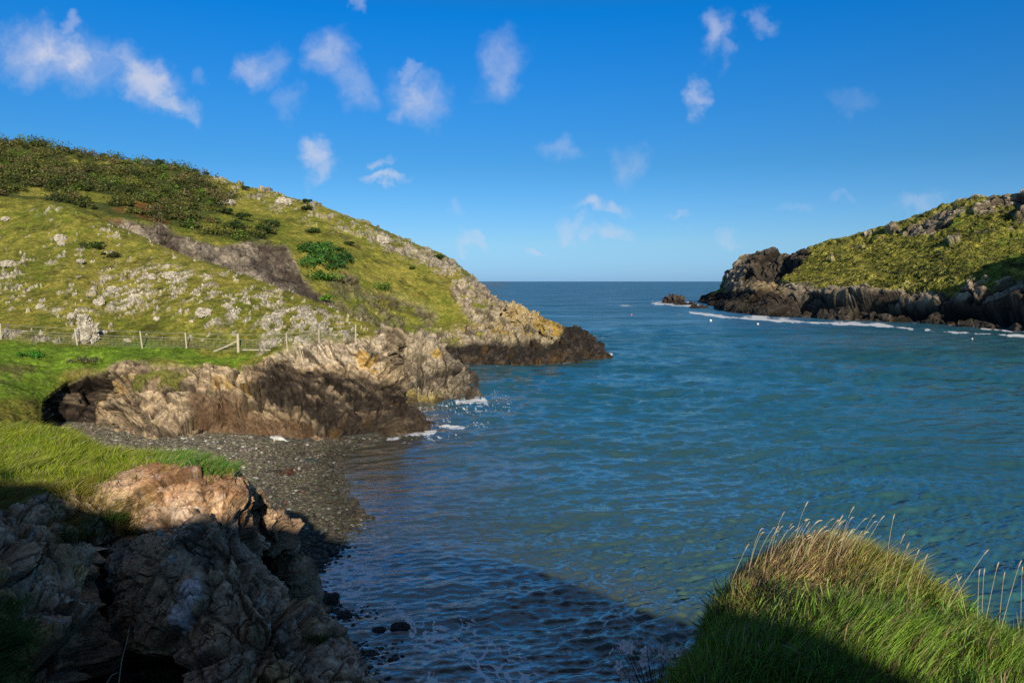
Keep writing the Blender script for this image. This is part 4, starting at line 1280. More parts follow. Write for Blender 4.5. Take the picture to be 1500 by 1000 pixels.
with ThreadPoolExecutor(4) as ex:
    list(ex.map(_timed, (right_headland, near_spur, sea, near_hill, far_hill, rock_point, cliff_top, beach)))
for f in PENDING:
    f()
print('setting', round(time.time() - _t0, 1))
# ================================================================== GRASS AND OTHER COVER (stuff)


def visible(L, pad=60):
    return (L['px'] > -pad) & (L['px'] < 1500 + pad) & (L['py'] > 100) & (L['py'] < 1000 + pad * 1.6) & (L['g'].reshape(-1, 3)[:, 1] > .8)


def sample(name, n, w, seed, px_bias=False):
    """random points on a land mesh, weighted by w: position, normal, colour, flat index"""
    L = LAND[name]
    r = np.random.default_rng(seed)
    g, nn = L['g'], L['n']
    nu, nv = g.shape[:2]
    a = np.linalg.norm(np.cross(g[1:, :-1] - g[:-1, :-1], g[:-1, 1:] - g[:-1, :-1]), axis=-1)
    ww = (np.asarray(w, float) * visible(L)).reshape(nu, nv)[:-1, :-1]
    if px_bias:
        a = a / np.maximum(g[:-1, :-1, 1], 1) ** px_bias
    p = (a * ww).ravel()
    p /= p.sum()
    k = r.choice(len(p), n, p=p)
    i, j = k // (nv - 1), k % (nv - 1)
    u, v = r.random(n)[:, None], r.random(n)[:, None]
    pos = (g[i, j] * (1 - u) + g[i + 1, j] * u) * (1 - v) + (g[i, j + 1] * (1 - u) + g[i + 1, j + 1] * u) * v
    fi = i * nv + j
    return pos, nn[i, j], np.asarray(L['col'])[fi], fi


def blades(name, pos, up, ln, wd, bend, col, mat, segs=3, seed=0, parent=None, tipcol=1.15):
    r = np.random.default_rng(seed)
    n = len(pos)
    ln = np.broadcast_to(ln, n)[:, None]
    wd = np.broadcast_to(wd, n)[:, None]
    a = r.random(n) * 2 * math.pi
    side = np.stack([np.cos(a), np.sin(a), 0 * a], 1)
    side -= (side * up).sum(1)[:, None] * up
    side /= np.linalg.norm(side, axis=1)[:, None] + 1e-9
    ts = np.linspace(0, 1, segs + 1)
    vs, cs = [], []
    for t in ts[:-1]:
        c = pos + up * ln * t + bend * ln * t * t
        w = wd * (1 - t ** 1.6) * .5
        vs += [c - side * w, c + side * w]
        k = .75 + t * (tipcol - .75)
        cs += [col * k, col * k]
    vs.append(pos + up * ln + bend * ln)
    cs.append(col * tipcol)
    m = len(vs)
    V = np.stack(vs, 1).reshape(-1, 3)
    Cc = np.stack(cs, 1).reshape(-1, 3)
    b = np.arange(n)[:, None] * m
    fs = []
    for k in range(segs - 1):
        fs.append(b + np.array([2 * k, 2 * k + 1, 2 * k + 3, 2 * k + 2]))
    fs.append(b + np.array([2 * segs - 2, 2 * segs - 1, 2 * segs]))
    return mesh(name, V, fs, mat, parent=parent, col=Cc)


def nrmz(v):
    return v / (np.linalg.norm(v, axis=-1, keepdims=True) + 1e-9)


def jitcol(col, r, lo=.65, hi=1.45, hue=.12):
    n = len(col)
    k = lo + (hi - lo) * r.random(n)[:, None]
    return np.clip(col * k * (1 + hue * (r.random((n, 3)) - .5) * 2), .003, .9)


def field(name, land, n, w, ln, wd, seed, lean=(.5, .1), bias=False, segs=1, up=.6, lo=.65, hi=1.5, mul=1.0, colf=None):
    pos, nn, col, fi = sample(land, n, w, seed, bias)
    r = np.random.default_rng(seed + 1)
    upv = nrmz(nn * (1 - up) + np.array((0, 0, up)) + .45 * (r.random((n, 3)) - .5))
    bend = np.stack([lean[0] * (.3 + r.random(n)), lean[1] * (r.random(n) * 2 - .4), -.15 - .3 * r.random(n)], 1)
    tus = 1.0
    if segs == 3:
        nx, ny = fbm(pos, 3.0, 2, s=seed + 3), fbm(pos, 3.0, 2, s=seed + 4)
        upv = nrmz(upv + np.stack([nx, ny, 0 * nx], 1) * .9)
        bend = bend + np.stack([ny, nx, 0 * nx], 1) * .6
        tus = np.clip(.85 + .9 * fbm(pos, 2.4, 2, s=seed + 5), .4, 1.5)
    c = col if colf is None else colf(pos, col, fi, r)
    c = jitcol(c * mul, r, lo, hi)
    L = (ln[0] + (ln[1] - ln[0]) * r.random(n) ** 1.3) * tus
    W = wd[0] + (wd[1] - wd[0]) * r.random(n)
    o = blades(name, pos - nn * .02, upv, L, W, bend, c, M_leaf, segs, seed + 2)
    return tag(o, kind='stuff'), (pos, nn, fi)


FH, NH, RH, SP, CT = (LAND[k] for k in ('far_hill', 'near_hill', 'right_headland', 'near_spur', 'cliff_top'))
o, _ = field('grass', 'near_hill', 120000, NH['grass'], (.07, .24), (.03, .06), 1000, bias=.5)
tag(o, 'short olive turf and lush green strip covering the nearer slope by the fence', 'grass')
o, _ = field('grass', 'far_hill', 70000, FH['grass'] * (1 - FH['gorse'] * .7), (.12, .40), (.06, .14), 1010, bias=.5)
tag(o, 'olive and brown turf covering the big hill behind', 'grass')
o, _ = field('scrub', 'right_headland', 60000, RH['grass'], (.25, .8), (.25, .65), 1020, bias=.8, lo=.55, hi=1.5)
tag(o, 'low green and brown scrub on the far right headland', 'scrub')


def spurcol(pos, col, fi, r):
    px, py = SP['px'][fi], SP['py'][fi]
    b = sstep(fbm(pos, 1.2, 3, s=5) * .5 + (py - 715) / 50, -.35, .5)
    g = mix((.24, .36, .012), (.42, .46, .04), r.random(len(pos)))
    g = mix(g, np.array((.09, .30, .05)) + 0 * g, sstep(px, 200, 260) * (r.random(len(pos)) < .7))
    s = mix((.30, .19, .05), (.17, .10, .03), r.random(len(pos)))
    g = mix(g, np.array((.48, .44, .20)) + 0 * g, (r.random(len(pos)) < .18) * 1.0)
    dark = sstep(px, 60, 0) * 0
    return mix(g, s, b * .8 * (px < 215))


o, _ = field('grass', 'near_spur', 60000, SP['grass'] * (SP['py'] < 850), (.10, .30), (.006, .012), 1030, (.5, .1), 1.0, 3, .7, .6, 1.4, 1.0, spurcol)
tag(o, 'long bright green windblown grass on top of the left rock spur', 'grass')
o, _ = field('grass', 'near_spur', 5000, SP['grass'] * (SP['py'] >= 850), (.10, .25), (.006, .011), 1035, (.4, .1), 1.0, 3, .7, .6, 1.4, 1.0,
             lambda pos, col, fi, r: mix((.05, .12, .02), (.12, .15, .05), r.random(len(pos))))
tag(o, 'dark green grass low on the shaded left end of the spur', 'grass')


def moundcol(pos, col, fi, r):
    px, py = CT['px'][fi], CT['py'][fi]
    n = len(pos)
    nz = fbm(pos, 1.6, 4, s=6)
    g = mix((.11, .24, .028), (.27, .42, .045), sstep(nz + .3 * (r.random(n) - .5), -.5, .5))
    crest = sstep(-(py - 895) / 60 + nz * .6, -.3, .6)
    straw = mix((.66, .50, .20), (.42, .27, .14), r.random(n))
    lime = mix((.30, .38, .03), (.55, .52, .10), r.random(n))
    t = mix(straw, lime, sstep(px + 60 * nz, 1190, 1300) * (r.random(n) < .8))
    c = mix(g, t, crest * (r.random(n) < .85))
    c = mix(c, np.array((.24, .17, .10)) + 0 * c, (r.random(n) < .20) * 1.0)
    return c


w = CT['grass'] * (CT['px'] > 880)
o, _ = field('grass', 'cliff_top', 125000, w * (CT['g'].reshape(-1, 3)[:, 1] > 1.6), (.06, .21), (.0035, .0075), 1040, (.5, .15), 1.2, 3, .65, .55, 1.5, 1.0, moundcol)
tag(o, 'thick tussocky grass over the mound in the right foreground', 'grass')


def coarsecol(pos, col, fi, r):
    n = len(pos)
    c = mix((.13, .32, .04), (.32, .48, .07), r.random(n))
    c = mix(c, np.array((.42, .34, .17)) + 0 * c, (r.random(n) < .22) * 1.0)
    return c


o, _ = field('grass', 'cliff_top', 9000, w * (CT['py'] > 870), (.11, .26), (.005, .010), 1045, (.35, .25), 1.0, 3, .45, .5, 1.4, 1.0, coarsecol)
tag(o, 'longer broad green blades standing out of the turf in the near foreground', 'grass')


def clumps(cen, rad, nleaf, size, col, seed, flat=.75):
    """leaf quads through the outer part of each ellipsoid; returns verts, faces, colours"""
    r = np.random.default_rng(seed)
    n = len(cen)
    d = nrmz(r.normal(size=(n, nleaf, 3)))
    d[..., 2] = np.where(d[..., 2] < -.2, -d[..., 2], d[..., 2])
    rr = (.45 + .6 * r.random((n, nleaf, 1)))
    sc = np.stack([rad, rad, rad * flat], -1)[:, None]
    c = cen[:, None] + d * rr * sc
    c = c.reshape(-1, 3)
    m = len(c)
    a = nrmz(r.normal(size=(m, 3)) + d.reshape(-1, 3) * .6)
    t = nrmz(np.cross(a, r.normal(size=(m, 3))))
    b = np.cross(a, t)
    s = (size * (.5 + r.random(m)))[:, None] if np.ndim(size) == 0 else (np.repeat(size, nleaf) * (.5 + r.random(m)))[:, None]
    V = np.stack([c - t * s, c - b * s * .55, c + t * s, c + b * s * .55], 1).reshape(-1, 3)
    F = np.arange(m)[:, None] * 4 + np.arange(4)
    cc = np.repeat(np.asarray(col), nleaf, 0)
    cc = jitcol(cc, r, .45, 1.7)
    return V, F, np.repeat(cc, 4, 0)


# the gorse and bramble thicket high on the big hill: one mass nobody could count
pos, nn, col, fi = sample('far_hill', 900, FH['gorse'], 1050, .3)
r = np.random.default_rng(1051)
ngo = fbm(pos, .12, 3, s=9)
k = np.clip(r.random(len(pos)) * .7 + .3 + .7 * ngo, 0, 1)
gc = mix((.022, .038, .009), (.14, .145, .030), k ** 1.3)
gc = mix(gc, np.array((.16, .125, .055)) + 0 * gc, (r.random(len(pos)) < .20) * .8)
gc = mix(gc, np.array((.10, .17, .02)) + 0 * gc, (r.random(len(pos)) < .08) * 1.0)
rad = .7 + 1.9 * r.random(len(pos)) ** 2.2
V, F, cc = clumps(pos + np.array((0, 0, .3)), rad, 130, .17, gc, 1052, .85)
tag(mesh('gorse_thicket', V, [F], M_gorse, col=cc), 'dark dense gorse and bramble thicket covering the hilltop on the left', 'thicket', kind='stuff')


def bush(name, land, px, py, r_m, h_m, col, label, cat, group=None, seed=0, leaf=.14, n=9, nl=70):
    c = hit(land, px, py)
    rr = np.random.default_rng(seed)
    cen = np.stack([rr.normal(size=n) * r_m * .45, rr.normal(size=n) * r_m * .35, (.2 + rr.random(n) * .5) * h_m], 1)
    V, F, cc = clumps(cen, np.full(n, r_m * .55) * (.6 + .7 * rr.random(n)), nl, leaf, np.tile(col, (n, 1)) * (.7 + .6 * rr.random((n, 1))), seed + 1)
    o = mesh(name, V, [F], M_gorse, col=cc)
    o.location = tuple(c)
    return tag(o, label, cat, group)


DG = (.032, .062, .012)
G = 'separate dark bushes on the big hill'
for i, (px, py, rm, lab) in enumerate([
        (357, 276, .9, 'small dark bush just below the skyline right of the thicket'), (313, 297, 1.5, 'dark bush at the right edge of the gorse thicket'),
        (330, 311, 1.3, 'dark round bush below the right edge of the thicket'), (352, 320, 1.6, 'dark bush among the bushes above the bare earth scar'),
        (342, 335, 1.9, 'wide dark bush directly above the bare earth scar'), (383, 339, 1.6, 'low dark bush above the right part of the earth scar'),
        (396, 329, 1.4, 'compact dark bush uphill of the low bush beside the scar'), (449, 306, 1.2, 'flat dark bush in the turf below the pale ridge rocks'),
        (450, 294, 1.0, 'small dark bush right on the skyline of the hill'), (460, 340, 1.2, 'small dark bush above the bright green ivy patch'),
        (510, 357, .8, 'tiny dark bush upslope to the right of the ivy patch'), (498, 366, .9, 'small dark bush touching the top right of the ivy patch'),
        (645, 378, 1.1, 'lone dark bush near the skyline above the seaward slope'), (232, 238, 1.4, 'bushy clump sticking up on the skyline at the end of the thicket'),
        (604, 392, .5, 'tiny lone bush in open turf on the seaward slope')]):
    bush('gorse_bush', 'far_hill', px, py, rm, rm * .7, DG, lab, 'bush', G, 2000 + i)


def patch(name, land, poly, n, rad, leaf, col, label, cat, seed, nl=110):
    L = LAND[land]
    rr = np.random.default_rng(seed)
    pos, nn, c0, fi = sample(land, n, pdist(L['px'], L['py'], poly) > 0, seed)
    c = pos.mean(0)
    V, F, cc = clumps(pos - c + nn * rad * .35, rad * (.6 + .8 * rr.random(n)), nl, leaf, np.tile(col, (n, 1)) * (.55 + .9 * rr.random((n, 1))), seed + 1)
    o = mesh(name, V, [F], M_gorse, col=cc)
    o.location = tuple(c)
    return tag(o, label, cat)


patch('ivy_shrub', 'far_hill', [(434, 362), (450, 357), (478, 364), (484, 385), (480, 410), (462, 415), (446, 395)], 75, 1.25, .20, (.050, .145, .020), 'big bright green ivy patch beside the bare earth scar', 'ivy', 2100)
patch('ivy_shrub', 'far_hill', [(482, 372), (505, 376), (512, 392), (500, 402), (484, 400)], 30, 1.1, .20, (.022, .085, .016), 'darker green ivy patch joined to the right side of the bright one', 'ivy', 2101)
bush('bramble_bush', 'far_hill', 478, 409, 1.9, .7, (.09, .19, .02), 'yellow green bramble clump at the foot of the ivy patch', 'bramble', None, 2102, .16, 9)
bush('bramble_bush', 'far_hill', 480, 440, 1.0, .8, (.12, .26, .02), 'small lime green bramble clump at the lower end of the gully', 'bramble', None, 2103, .12, 6)
bush('bramble_bush', 'far_hill', 560, 424, 2.0, .6, (.12, .20, .03), 'pale green bramble patch in the brown scree', 'bramble', None, 2104, .16, 9)
bush('bramble_bush', 'near_hill', 139, 366, 1.2, .6, DG, 'dark low bramble on the nearer slope under the gully head', 'bramble', None, 2105, .09, 8)
bush('bramble_bush', 'near_hill', 163, 375, .9, .5, (.05, .055, .02), 'small brownish bramble right of the dark one on the nearer slope', 'bramble', None, 2106, .09, 7)
bush('bramble_bush', 'near_hill', 48, 522, .9, .5, (.05, .20, .02), 'rank green nettle clump in the grass left of the fence', 'bramble', None, 2107, .07, 7)
bush('bramble_bush', 'near_hill', 128, 532, .9, .5, (.13, .13, .06), 'olive brown bramble mound above the dark cleft', 'bramble', None, 2108, .07, 7)

# ================================================================== ROCKS
import bmesh


def ico(sub):
    bm = bmesh.new()
    bmesh.ops.create_icosphere(bm, subdivisions=sub, radius=1.0)
    v = np.array([q.co[:] for q in bm.verts])
    f = np.array([[q.index for q in p.verts] for p in bm.faces])
    bm.free()
    return v, f


ICO1, ICO2, ICO4, ICO5 = ico(1), ico(2), ico(4), ico(5)


def rock(name, loc, size, A, B, label, cat='rock', group=None, seed=0, rough=.28, sharp=1.0, lichen=0, smooth=False, yaw=0, base=ICO5):
    v, f = base
    size = np.array(size, float)
    s = size.mean()
    nrm = v.copy()
    sup = np.sign(v) * np.abs(v) ** .8
    p = sup * size
    q = p / s * 1.6 + seed * 7.1
    h, e, rid = worley(bedded(q, 1.0, 1.5), seed)
    h2, e2, rid2 = worley(bedded(q, 2.8, 1.6), seed + 5)
    d = rough * s * (h * sharp + .4 * h2 * sharp - .12 * (1 - sstep(e, 0, .12)) * sharp + .35 * fbm(q, 1.0, 4, s=seed))
    p = p + nrm * d[:, None]
    ca, sa = math.cos(yaw), math.sin(yaw)
    p = np.stack([p[:, 0] * ca - p[:, 1] * sa, p[:, 0] * sa + p[:, 1] * ca, p[:, 2]], 1)
    c = mix(A, B, sstep(fbm(q, 1.6, 5, .65, s=seed + 3) + (rid2 - .5) * .6, -.4, .4))
    if lichen:
        c = mix(c, LICH * .9 + 0 * c, sstep(fbm(q, 1.1, 4, s=seed + 8), -.1, .2) * lichen)
    o = mesh(name, p, [f], M_rock, col=c, smooth=smooth)
    o.location = tuple(float(x) for x in loc)
    return tag(o, label, cat, group)


PA, PB = PALE * .7, PALE * 1.35
G = 'pale boulders lying on the nearer slope'
for i, (px, py, sz, lab) in enumerate([
        (88, 349, .55, 'round pale boulder alone on the open turf high on the left'), (92, 357, .32, 'small pale stone just below the round pale boulder'),
        (165, 424, .45, 'pale rounded stone at the left edge of the main white outcrop'), (250, 404, .6, 'blocky pale boulder between the two upper outcrops'),
        (299, 458, .55, 'whitish boulder in the turf above the fence, left of the large outcrop'), (223, 405, .4, 'small pale stone above the main white outcrop'),
        (119, 382, .3, 'small pale stone below the brown bramble'), (146, 443, .4, 'pale stone uphill to the left of the white pinnacle'),
        (104, 462, .35, 'pale stone left of the head of the white pinnacle'), (150, 486, .3, 'small stone right of the white pinnacle'),
        (12, 386, .5, 'pale stone at the far left edge of the slope'), (8, 320, .4, 'pale stone at the left edge just below the thicket'), (60, 449, .35, 'pale stone in the turf well left of the pinnacle')]):
    c = hit('near_hill', px, py)
    rock('boulder', c + np.array((0, 0, sz * .25)), (sz * 1.2, sz, sz * .75), PA, PB, lab, 'boulder', G, 3000 + i, yaw=i)
c = hit('near_hill', 131, 500)
rock('rock_pinnacle', c + np.array((0, .4, .45)), (.62, .5, 1.0), PA * .9, PB, 'white craggy rock pinnacle standing right behind the fence', 'rock', None, 3100, .5, 1.5, base=ico(6))
rock('rock_block', hit('near_hill', 124, 472) + np.array((-.2, .3, .2)), (.5, .4, .6), PA * .9, PB, 'white craggy block topping the pinnacle behind the fence', 'rock', None, 3101, .45, 1.4)
rock('boulder', hit('far_hill', 415, 296) + np.array((0, 0, .3)), (1.5, 1.1, .8), PA, PB, 'large pale boulder on the big hill just under the skyline', 'boulder', None, 3110)
rock('boulder', hit('far_hill', 334, 297) + np.array((0, 0, .2)), (1.3, 1.0, .6), PA, PB, 'pale flat boulder near the right edge of the gorse thicket', 'boulder', None, 3111)
rock('boulder', hit('far_hill', 562, 352) + np.array((0, 0, .3)), (1.3, 1.0, .8), PA, PB, 'pale boulder among the ridge rocks of the seaward slope', 'boulder', None, 3112)
YA, YB = np.array((.26, .20, .12)), np.array((.46, .37, .22))
rock('crag', hit('far_hill', 752, 462) + np.array((0, .3, .3)), (1.7, 1.4, 1.9), YA, YB, 'tan upright crag on the ridge just before the point drops to the sea', 'crag', None, 3120, .4, 1.2, .3, base=ico(6))
rock('crag', hit('far_hill', 773, 470) + np.array((0, .3, .2)), (1.7, 1.4, 1.4), YA, YB, 'lower yellowish crag beside the upright one on the point', 'crag', None, 3121, .4, 1.2, .6, base=ico(6))
rock('crag', hit('far_hill', 806, 484) + np.array((0, .3, .1)), (1.2, 1.0, .8), YA, YB, 'small orange lichened crag further down the point', 'crag', None, 3122, .4, 1.2, .9)
rock('sea_rock', PZ(987, 442.5, .6), (5.2, 4.2, 3.2), WET_AND_SHADE, WET_AND_SHADE * 4, 'black wave-washed rock rising from the sea off the right headland', 'rock', None, 3130, .45, 1.2)
rock('sea_rock', PZ(1005, 446, .1), (5, 3, .8), WET_AND_SHADE, WET_AND_SHADE * 3, 'low black ledge awash between the sea rock and the headland', 'rock', None, 3131, .4, 1.0)
rock('sea_rock', PZ(1024, 451, .0), (4, 3, .9), WET_AND_SHADE, WET_AND_SHADE * 3, 'small black ledge awash at the very tip of the headland', 'rock', None, 3132, .4, 1.0)
rock('boulder', PZ(455, 679, .16), (.52, .40, .32), np.array((.045, .055, .05)), np.array((.075, .085, .075)), "smooth dark rounded boulder at the water's edge of the beach", 'boulder', None, 3140, .05, .3, smooth=True)
G = 'dark stones on the beach and in the wash'
DA, DB = np.array((.022, .02, .018)), np.array((.07, .06, .05))
for i, (px, py, sz, lab) in enumerate([
        (446, 716, .26, 'dark rounded stone in the middle of the pebble beach'), (512, 752, .42, 'dark wedge shaped stone at the lower edge of the sunlit beach'), (405, 690, .3, 'dark stone beside the reddish weed on the beach'),
        (440, 664, .3, 'dark low stone between the pup and the rounded boulder'), (422, 792, .34, 'black stone where the beach goes into shadow'), (478, 876, .5, 'big black stone awash in the shaded shallows'),
        (446, 846, .28, 'black stone in the shaded shallows next to the spur'), (505, 900, .28, 'small black stone awash right of the big one'), (586, 918, .36, 'black stone beside the breaking foam patch'),
        (470, 838, .25, 'small black stone upshore of the big black one'), (555, 922, .25, 'small black stone left of the foam patch'), (395, 812, .3, 'black stone tucked against the foot of the spur')]):
    rock('beach_stone', PZ(px, py, max(float(seabed(*PZ(px, py)[:2])), -.05) + sz * .2), (sz * .95, sz * .75, sz * .32), DA, DB, lab, 'stone', G, 3150 + i, .3, .8, base=ICO4)

# pebbles: one mass
r = np.random.default_rng(4000)
poly = [(60, 600), (260, 625), (430, 648), (520, 640), (560, 640), (520, 660), (505, 700), (530, 745), (600, 800), (640, 900), (560, 1010), (380, 900), (300, 690), (60, 670)]
n = 240000
L = LAND['beach']
bx, by = r.uniform(-34, 0, n), r.uniform(18, 58, n)
bp = np.stack([bx, by, seabed(bx, by)], 1)
qx, qy = proj(bp)
ok = pdist(qx, qy, poly) > 0
bp = bp[ok][:36000]
n = len(bp)
v0, f0 = ICO1
sz = (.028 + .10 * r.random(n) ** 4)
sc3 = np.stack([sz * (.8 + .7 * r.random(n)), sz * (.8 + .5 * r.random(n)), sz * (.35 + .4 * r.random(n))], 1)
a = r.random(n) * 6.28
vv = v0[None] * sc3[:, None] * (1 + .22 * r.normal(size=(n, len(v0), 1)))
ca, sa = np.cos(a)[:, None], np.sin(a)[:, None]
vv = np.stack([vv[..., 0] * ca - vv[..., 1] * sa, vv[..., 0] * sa + vv[..., 1] * ca, vv[..., 2]], -1) + bp[:, None] + np.array((0, 0, .03))
pc = mix((.06, .054, .042), (.23, .195, .145), r.random(n) ** 1.4)
pc = mix(pc, np.array((.13, .14, .07)) + 0 * pc, (r.random(n) < .2) * .7)
pc = mix(pc, np.array((.48, .46, .42)) + 0 * pc, (r.random(n) < .05) * .8)
pc = mix(pc, np.array((.13, .06, .04)) + 0 * pc, (r.random(n) < .02) * 1.0)
pc = pc * .9 * (.5 + .5 * sstep(bp[:, 2] + .05 * r.normal(size=n), .08, .26) + .45 * sstep(bp[:, 2], .4, .8))[:, None]
F = (np.arange(n)[:, None, None] * len(v0) + f0[None]).reshape(-1, 3)
tag(mesh('pebbles', vv, [F], M_rock, col=np.repeat(pc, len(v0), 0)), 'grey and tan pebbles covering the little beach', 'pebbles', kind='stuff')
cx, cy, cz = PZ(405, 694, .45)
rr = np.random.default_rng(4100)
V, F, cc = clumps(np.stack([cx + rr.normal(size=14) * .5, cy + rr.normal(size=14) * .4, np.full(14, cz)], 1), np.full(14, .22), 60, .05, np.tile((.09, .038, .025), (14, 1)), 4101, .3)
tag(mesh('seaweed', V, [F], M_gorse, col=cc), 'reddish brown heap of seaweed on the pebble beach', 'seaweed')

# ================================================================== TUBES


def tube(pts, rad, sides=8, flat=None):
    pts = np.asarray(pts, float)
    n = len(pts)
    rad = np.broadcast_to(rad, n)
    tg = nrmz(np.gradient(pts, axis=0))
    ref = np.array((0, 0, 1.0)) if abs(tg[:, 2]).mean() < .8 else np.array((0, 1.0, 0))
    a = nrmz(np.cross(tg, ref))
    b = np.cross(a, tg)
    th = np.arange(sides) / sides * 2 * math.pi
    fl = 1.0 if flat is None else np.broadcast_to(flat, n)[:, None, None]
    V = pts[:, None] + (np.cos(th)[None, :, None] * a[:, None] + np.sin(th)[None, :, None] * b[:, None] * fl) * rad[:, None, None]
    V = V.reshape(-1, 3)
    i = np.arange(n - 1)[:, None] * sides
    j = np.arange(sides)[None]
    j2 = (j + 1) % sides
    F = np.stack([i + j, i + j2, i + sides + j2, i + sides + j], -1).reshape(-1, 4)
    V = np.concatenate([V, pts[:1], pts[-1:]])
    c0, c1 = n * sides, n * sides + 1
    jj = np.arange(sides)
    T = np.concatenate([np.stack([np.full(sides, c0), (jj + 1) % sides, jj], 1), np.stack([np.full(sides, c1), (n - 1) * sides + jj, (n - 1) * sides + (jj + 1) % sides], 1)])
    return V, F, T


def join(parts):
    V, Q, T, k = [], [], [], 0
    for v, q, t in parts:
        V.append(v)
        Q.append(q + k)
        T.append(t + k)
        k += len(v)
    return np.concatenate(V), [np.concatenate(Q), np.concatenate(T)]


# ------------------------------------------------------------------ fence
M_wood = mat_plain('weathered_wood', (.52, .46, .33), .85, .3, 14)
M_dwood = mat_plain('dark_wood', (.16, .13, .10), .9, .3, 14)
M_wire = mat_plain('galvanised_wire', (.42, .42, .40), .5, .1, 3)
posts = [(-62, 492, 1.45, .055), (3, 495, 1.35, .06), (10, 490, .9, .05), (114, 503, 1.45, .06), (210, 508, 1.45, .06), (272, 507, 1.3, .06), (349, 513, 1.55, .115), (422, 509, 1.35, .055), (468, 500, 1.0, .05), (519, 497, 1.4, .065)]
froot = empty('fence', hit('near_hill', 210, 508))
tag(froot, 'grey post and wire stock fence running along the foot of the grassy slope', 'fence')
fo = np.array(froot.location)
tops = []
for i, (px, py, hh, rd) in enumerate(posts):
    b = hit('near_hill', px, py)
    lean = np.array((random.uniform(-.06, .06) - (.04 if i in (3, 4) else 0), random.uniform(-.04, .04), 0)) * hh
    if i == 2:
        lean = np.array((.28, 0, 0))
    p = [b - np.array((0, 0, .3)), b, b + lean * .5 + np.array((0, 0, hh * .5)), b + lean + np.array((0, 0, hh))]
    V, fs = join([tube(np.array(p) - fo, [rd, rd, rd * .96, rd * .93], 8)])
    o = mesh('strainer_post' if i == 6 else 'post', V, fs, M_dwood if i == 2 else M_wood, froot)
    if i == 6:
        tag(o, 'thick pale strainer post')
    if i == 2:
        tag(o, 'short dark leaning post')
    if i != 2:
        tops.append((b, b + lean + np.array((0, 0, hh))))
wires = []
for k in range(len(tops) - 1):
    (b0, t0), (b1, t1) = tops[k], tops[k + 1]
    for fz in (.08, .22, .36, .52, .68, .96):
        p0, p1 = b0 + (t0 - b0) * fz, b1 + (t1 - b1) * fz
        tt = np.linspace(0, 1, 6)[:, None]
        pts = p0 * (1 - tt) + p1 * tt - np.array((0, 0, 1)) * (4 * tt * (1 - tt)) * .05 - fo + np.array((0, -.06, 0))
        wires.append(tube(pts, .011 if fz > .6 else .007, 4))
    nvt = max(2, int(np.linalg.norm(b1 - b0) / .3))
    for q in range(1, nvt):
        u = q / nvt
        p0 = b0 + (b1 - b0) * u
        up_ = (t0 - b0) * (1 - u) + (t1 - b1) * u
        wires.append(tube(np.array([p0 + up_ * .08, p0 + up_ * .35, p0 + up_ * .68]) - fo + np.array((0, -.06, -.04)), .005, 3))
V, fs = join(wires)
mesh('wire_netting', V, fs, M_wire, froot)
sb, stp = tops[5]
e0 = hit('near_hill', 313, 512)
V, fs = join([tube(np.array([e0 - (0, 0, .05), (e0 + sb) * .5 + (0, 0, .42), sb + (stp - sb) * .62]) - fo, .07, 8)])
tag(mesh('brace', V, fs, M_wood, froot), 'sloping pale timber brace')
V, fs = join([tube(np.array([hit('near_hill', 354, 512) + (0, 0, .10), hit('near_hill', 397, 512) + (0, 0, .10)]), .055, 8)])
tag(mesh('timber_rail', V, fs, M_wood), 'pale timber rail lying on the grass right of the thick fence post', 'rail')

# ------------------------------------------------------------------ buoys
M_bw = mat_plain('buoy_white', (.8, .8, .76), .4, .08)
M_bo = mat_plain('buoy_orange', (.75, .20, .08), .4, .08)
for i, (px, py, rad, m, lab) in enumerate([
        (1041, 470, .55, M_bw, 'white topped mooring buoy just below the foam line, nearest the headland tip'), (1110, 475, .42, M_bw, 'small white buoy floating right below the long foam line'),
        (1424, 496.5, .24, M_bw, 'small white buoy close to the dark shaded cliff on the right'), (925, 461.5, .42, M_bo, 'orange buoy alone on open water left of the headland')]):
    loc = PZ(px, py, .1)
    v, f = ICO2
    rad = rad * .75
    root = mesh('buoy', v * rad * np.array((1, 1, .85)), [f], m, smooth=True)
    root.location = tuple(loc + np.array((0, 0, rad * .35)))
    tag(root, lab, 'buoy', 'buoys on the bay')
    V, fs = join([tube([(0, 0, rad * .7), (0, 0, rad * 1.05), (0, 0, rad * 1.15)], [rad * .16, rad * .16, rad * .05], 8)])
    mesh('mooring_eye', V, fs, M_bo if i == 0 else m, root)

# ------------------------------------------------------------------ seal pup


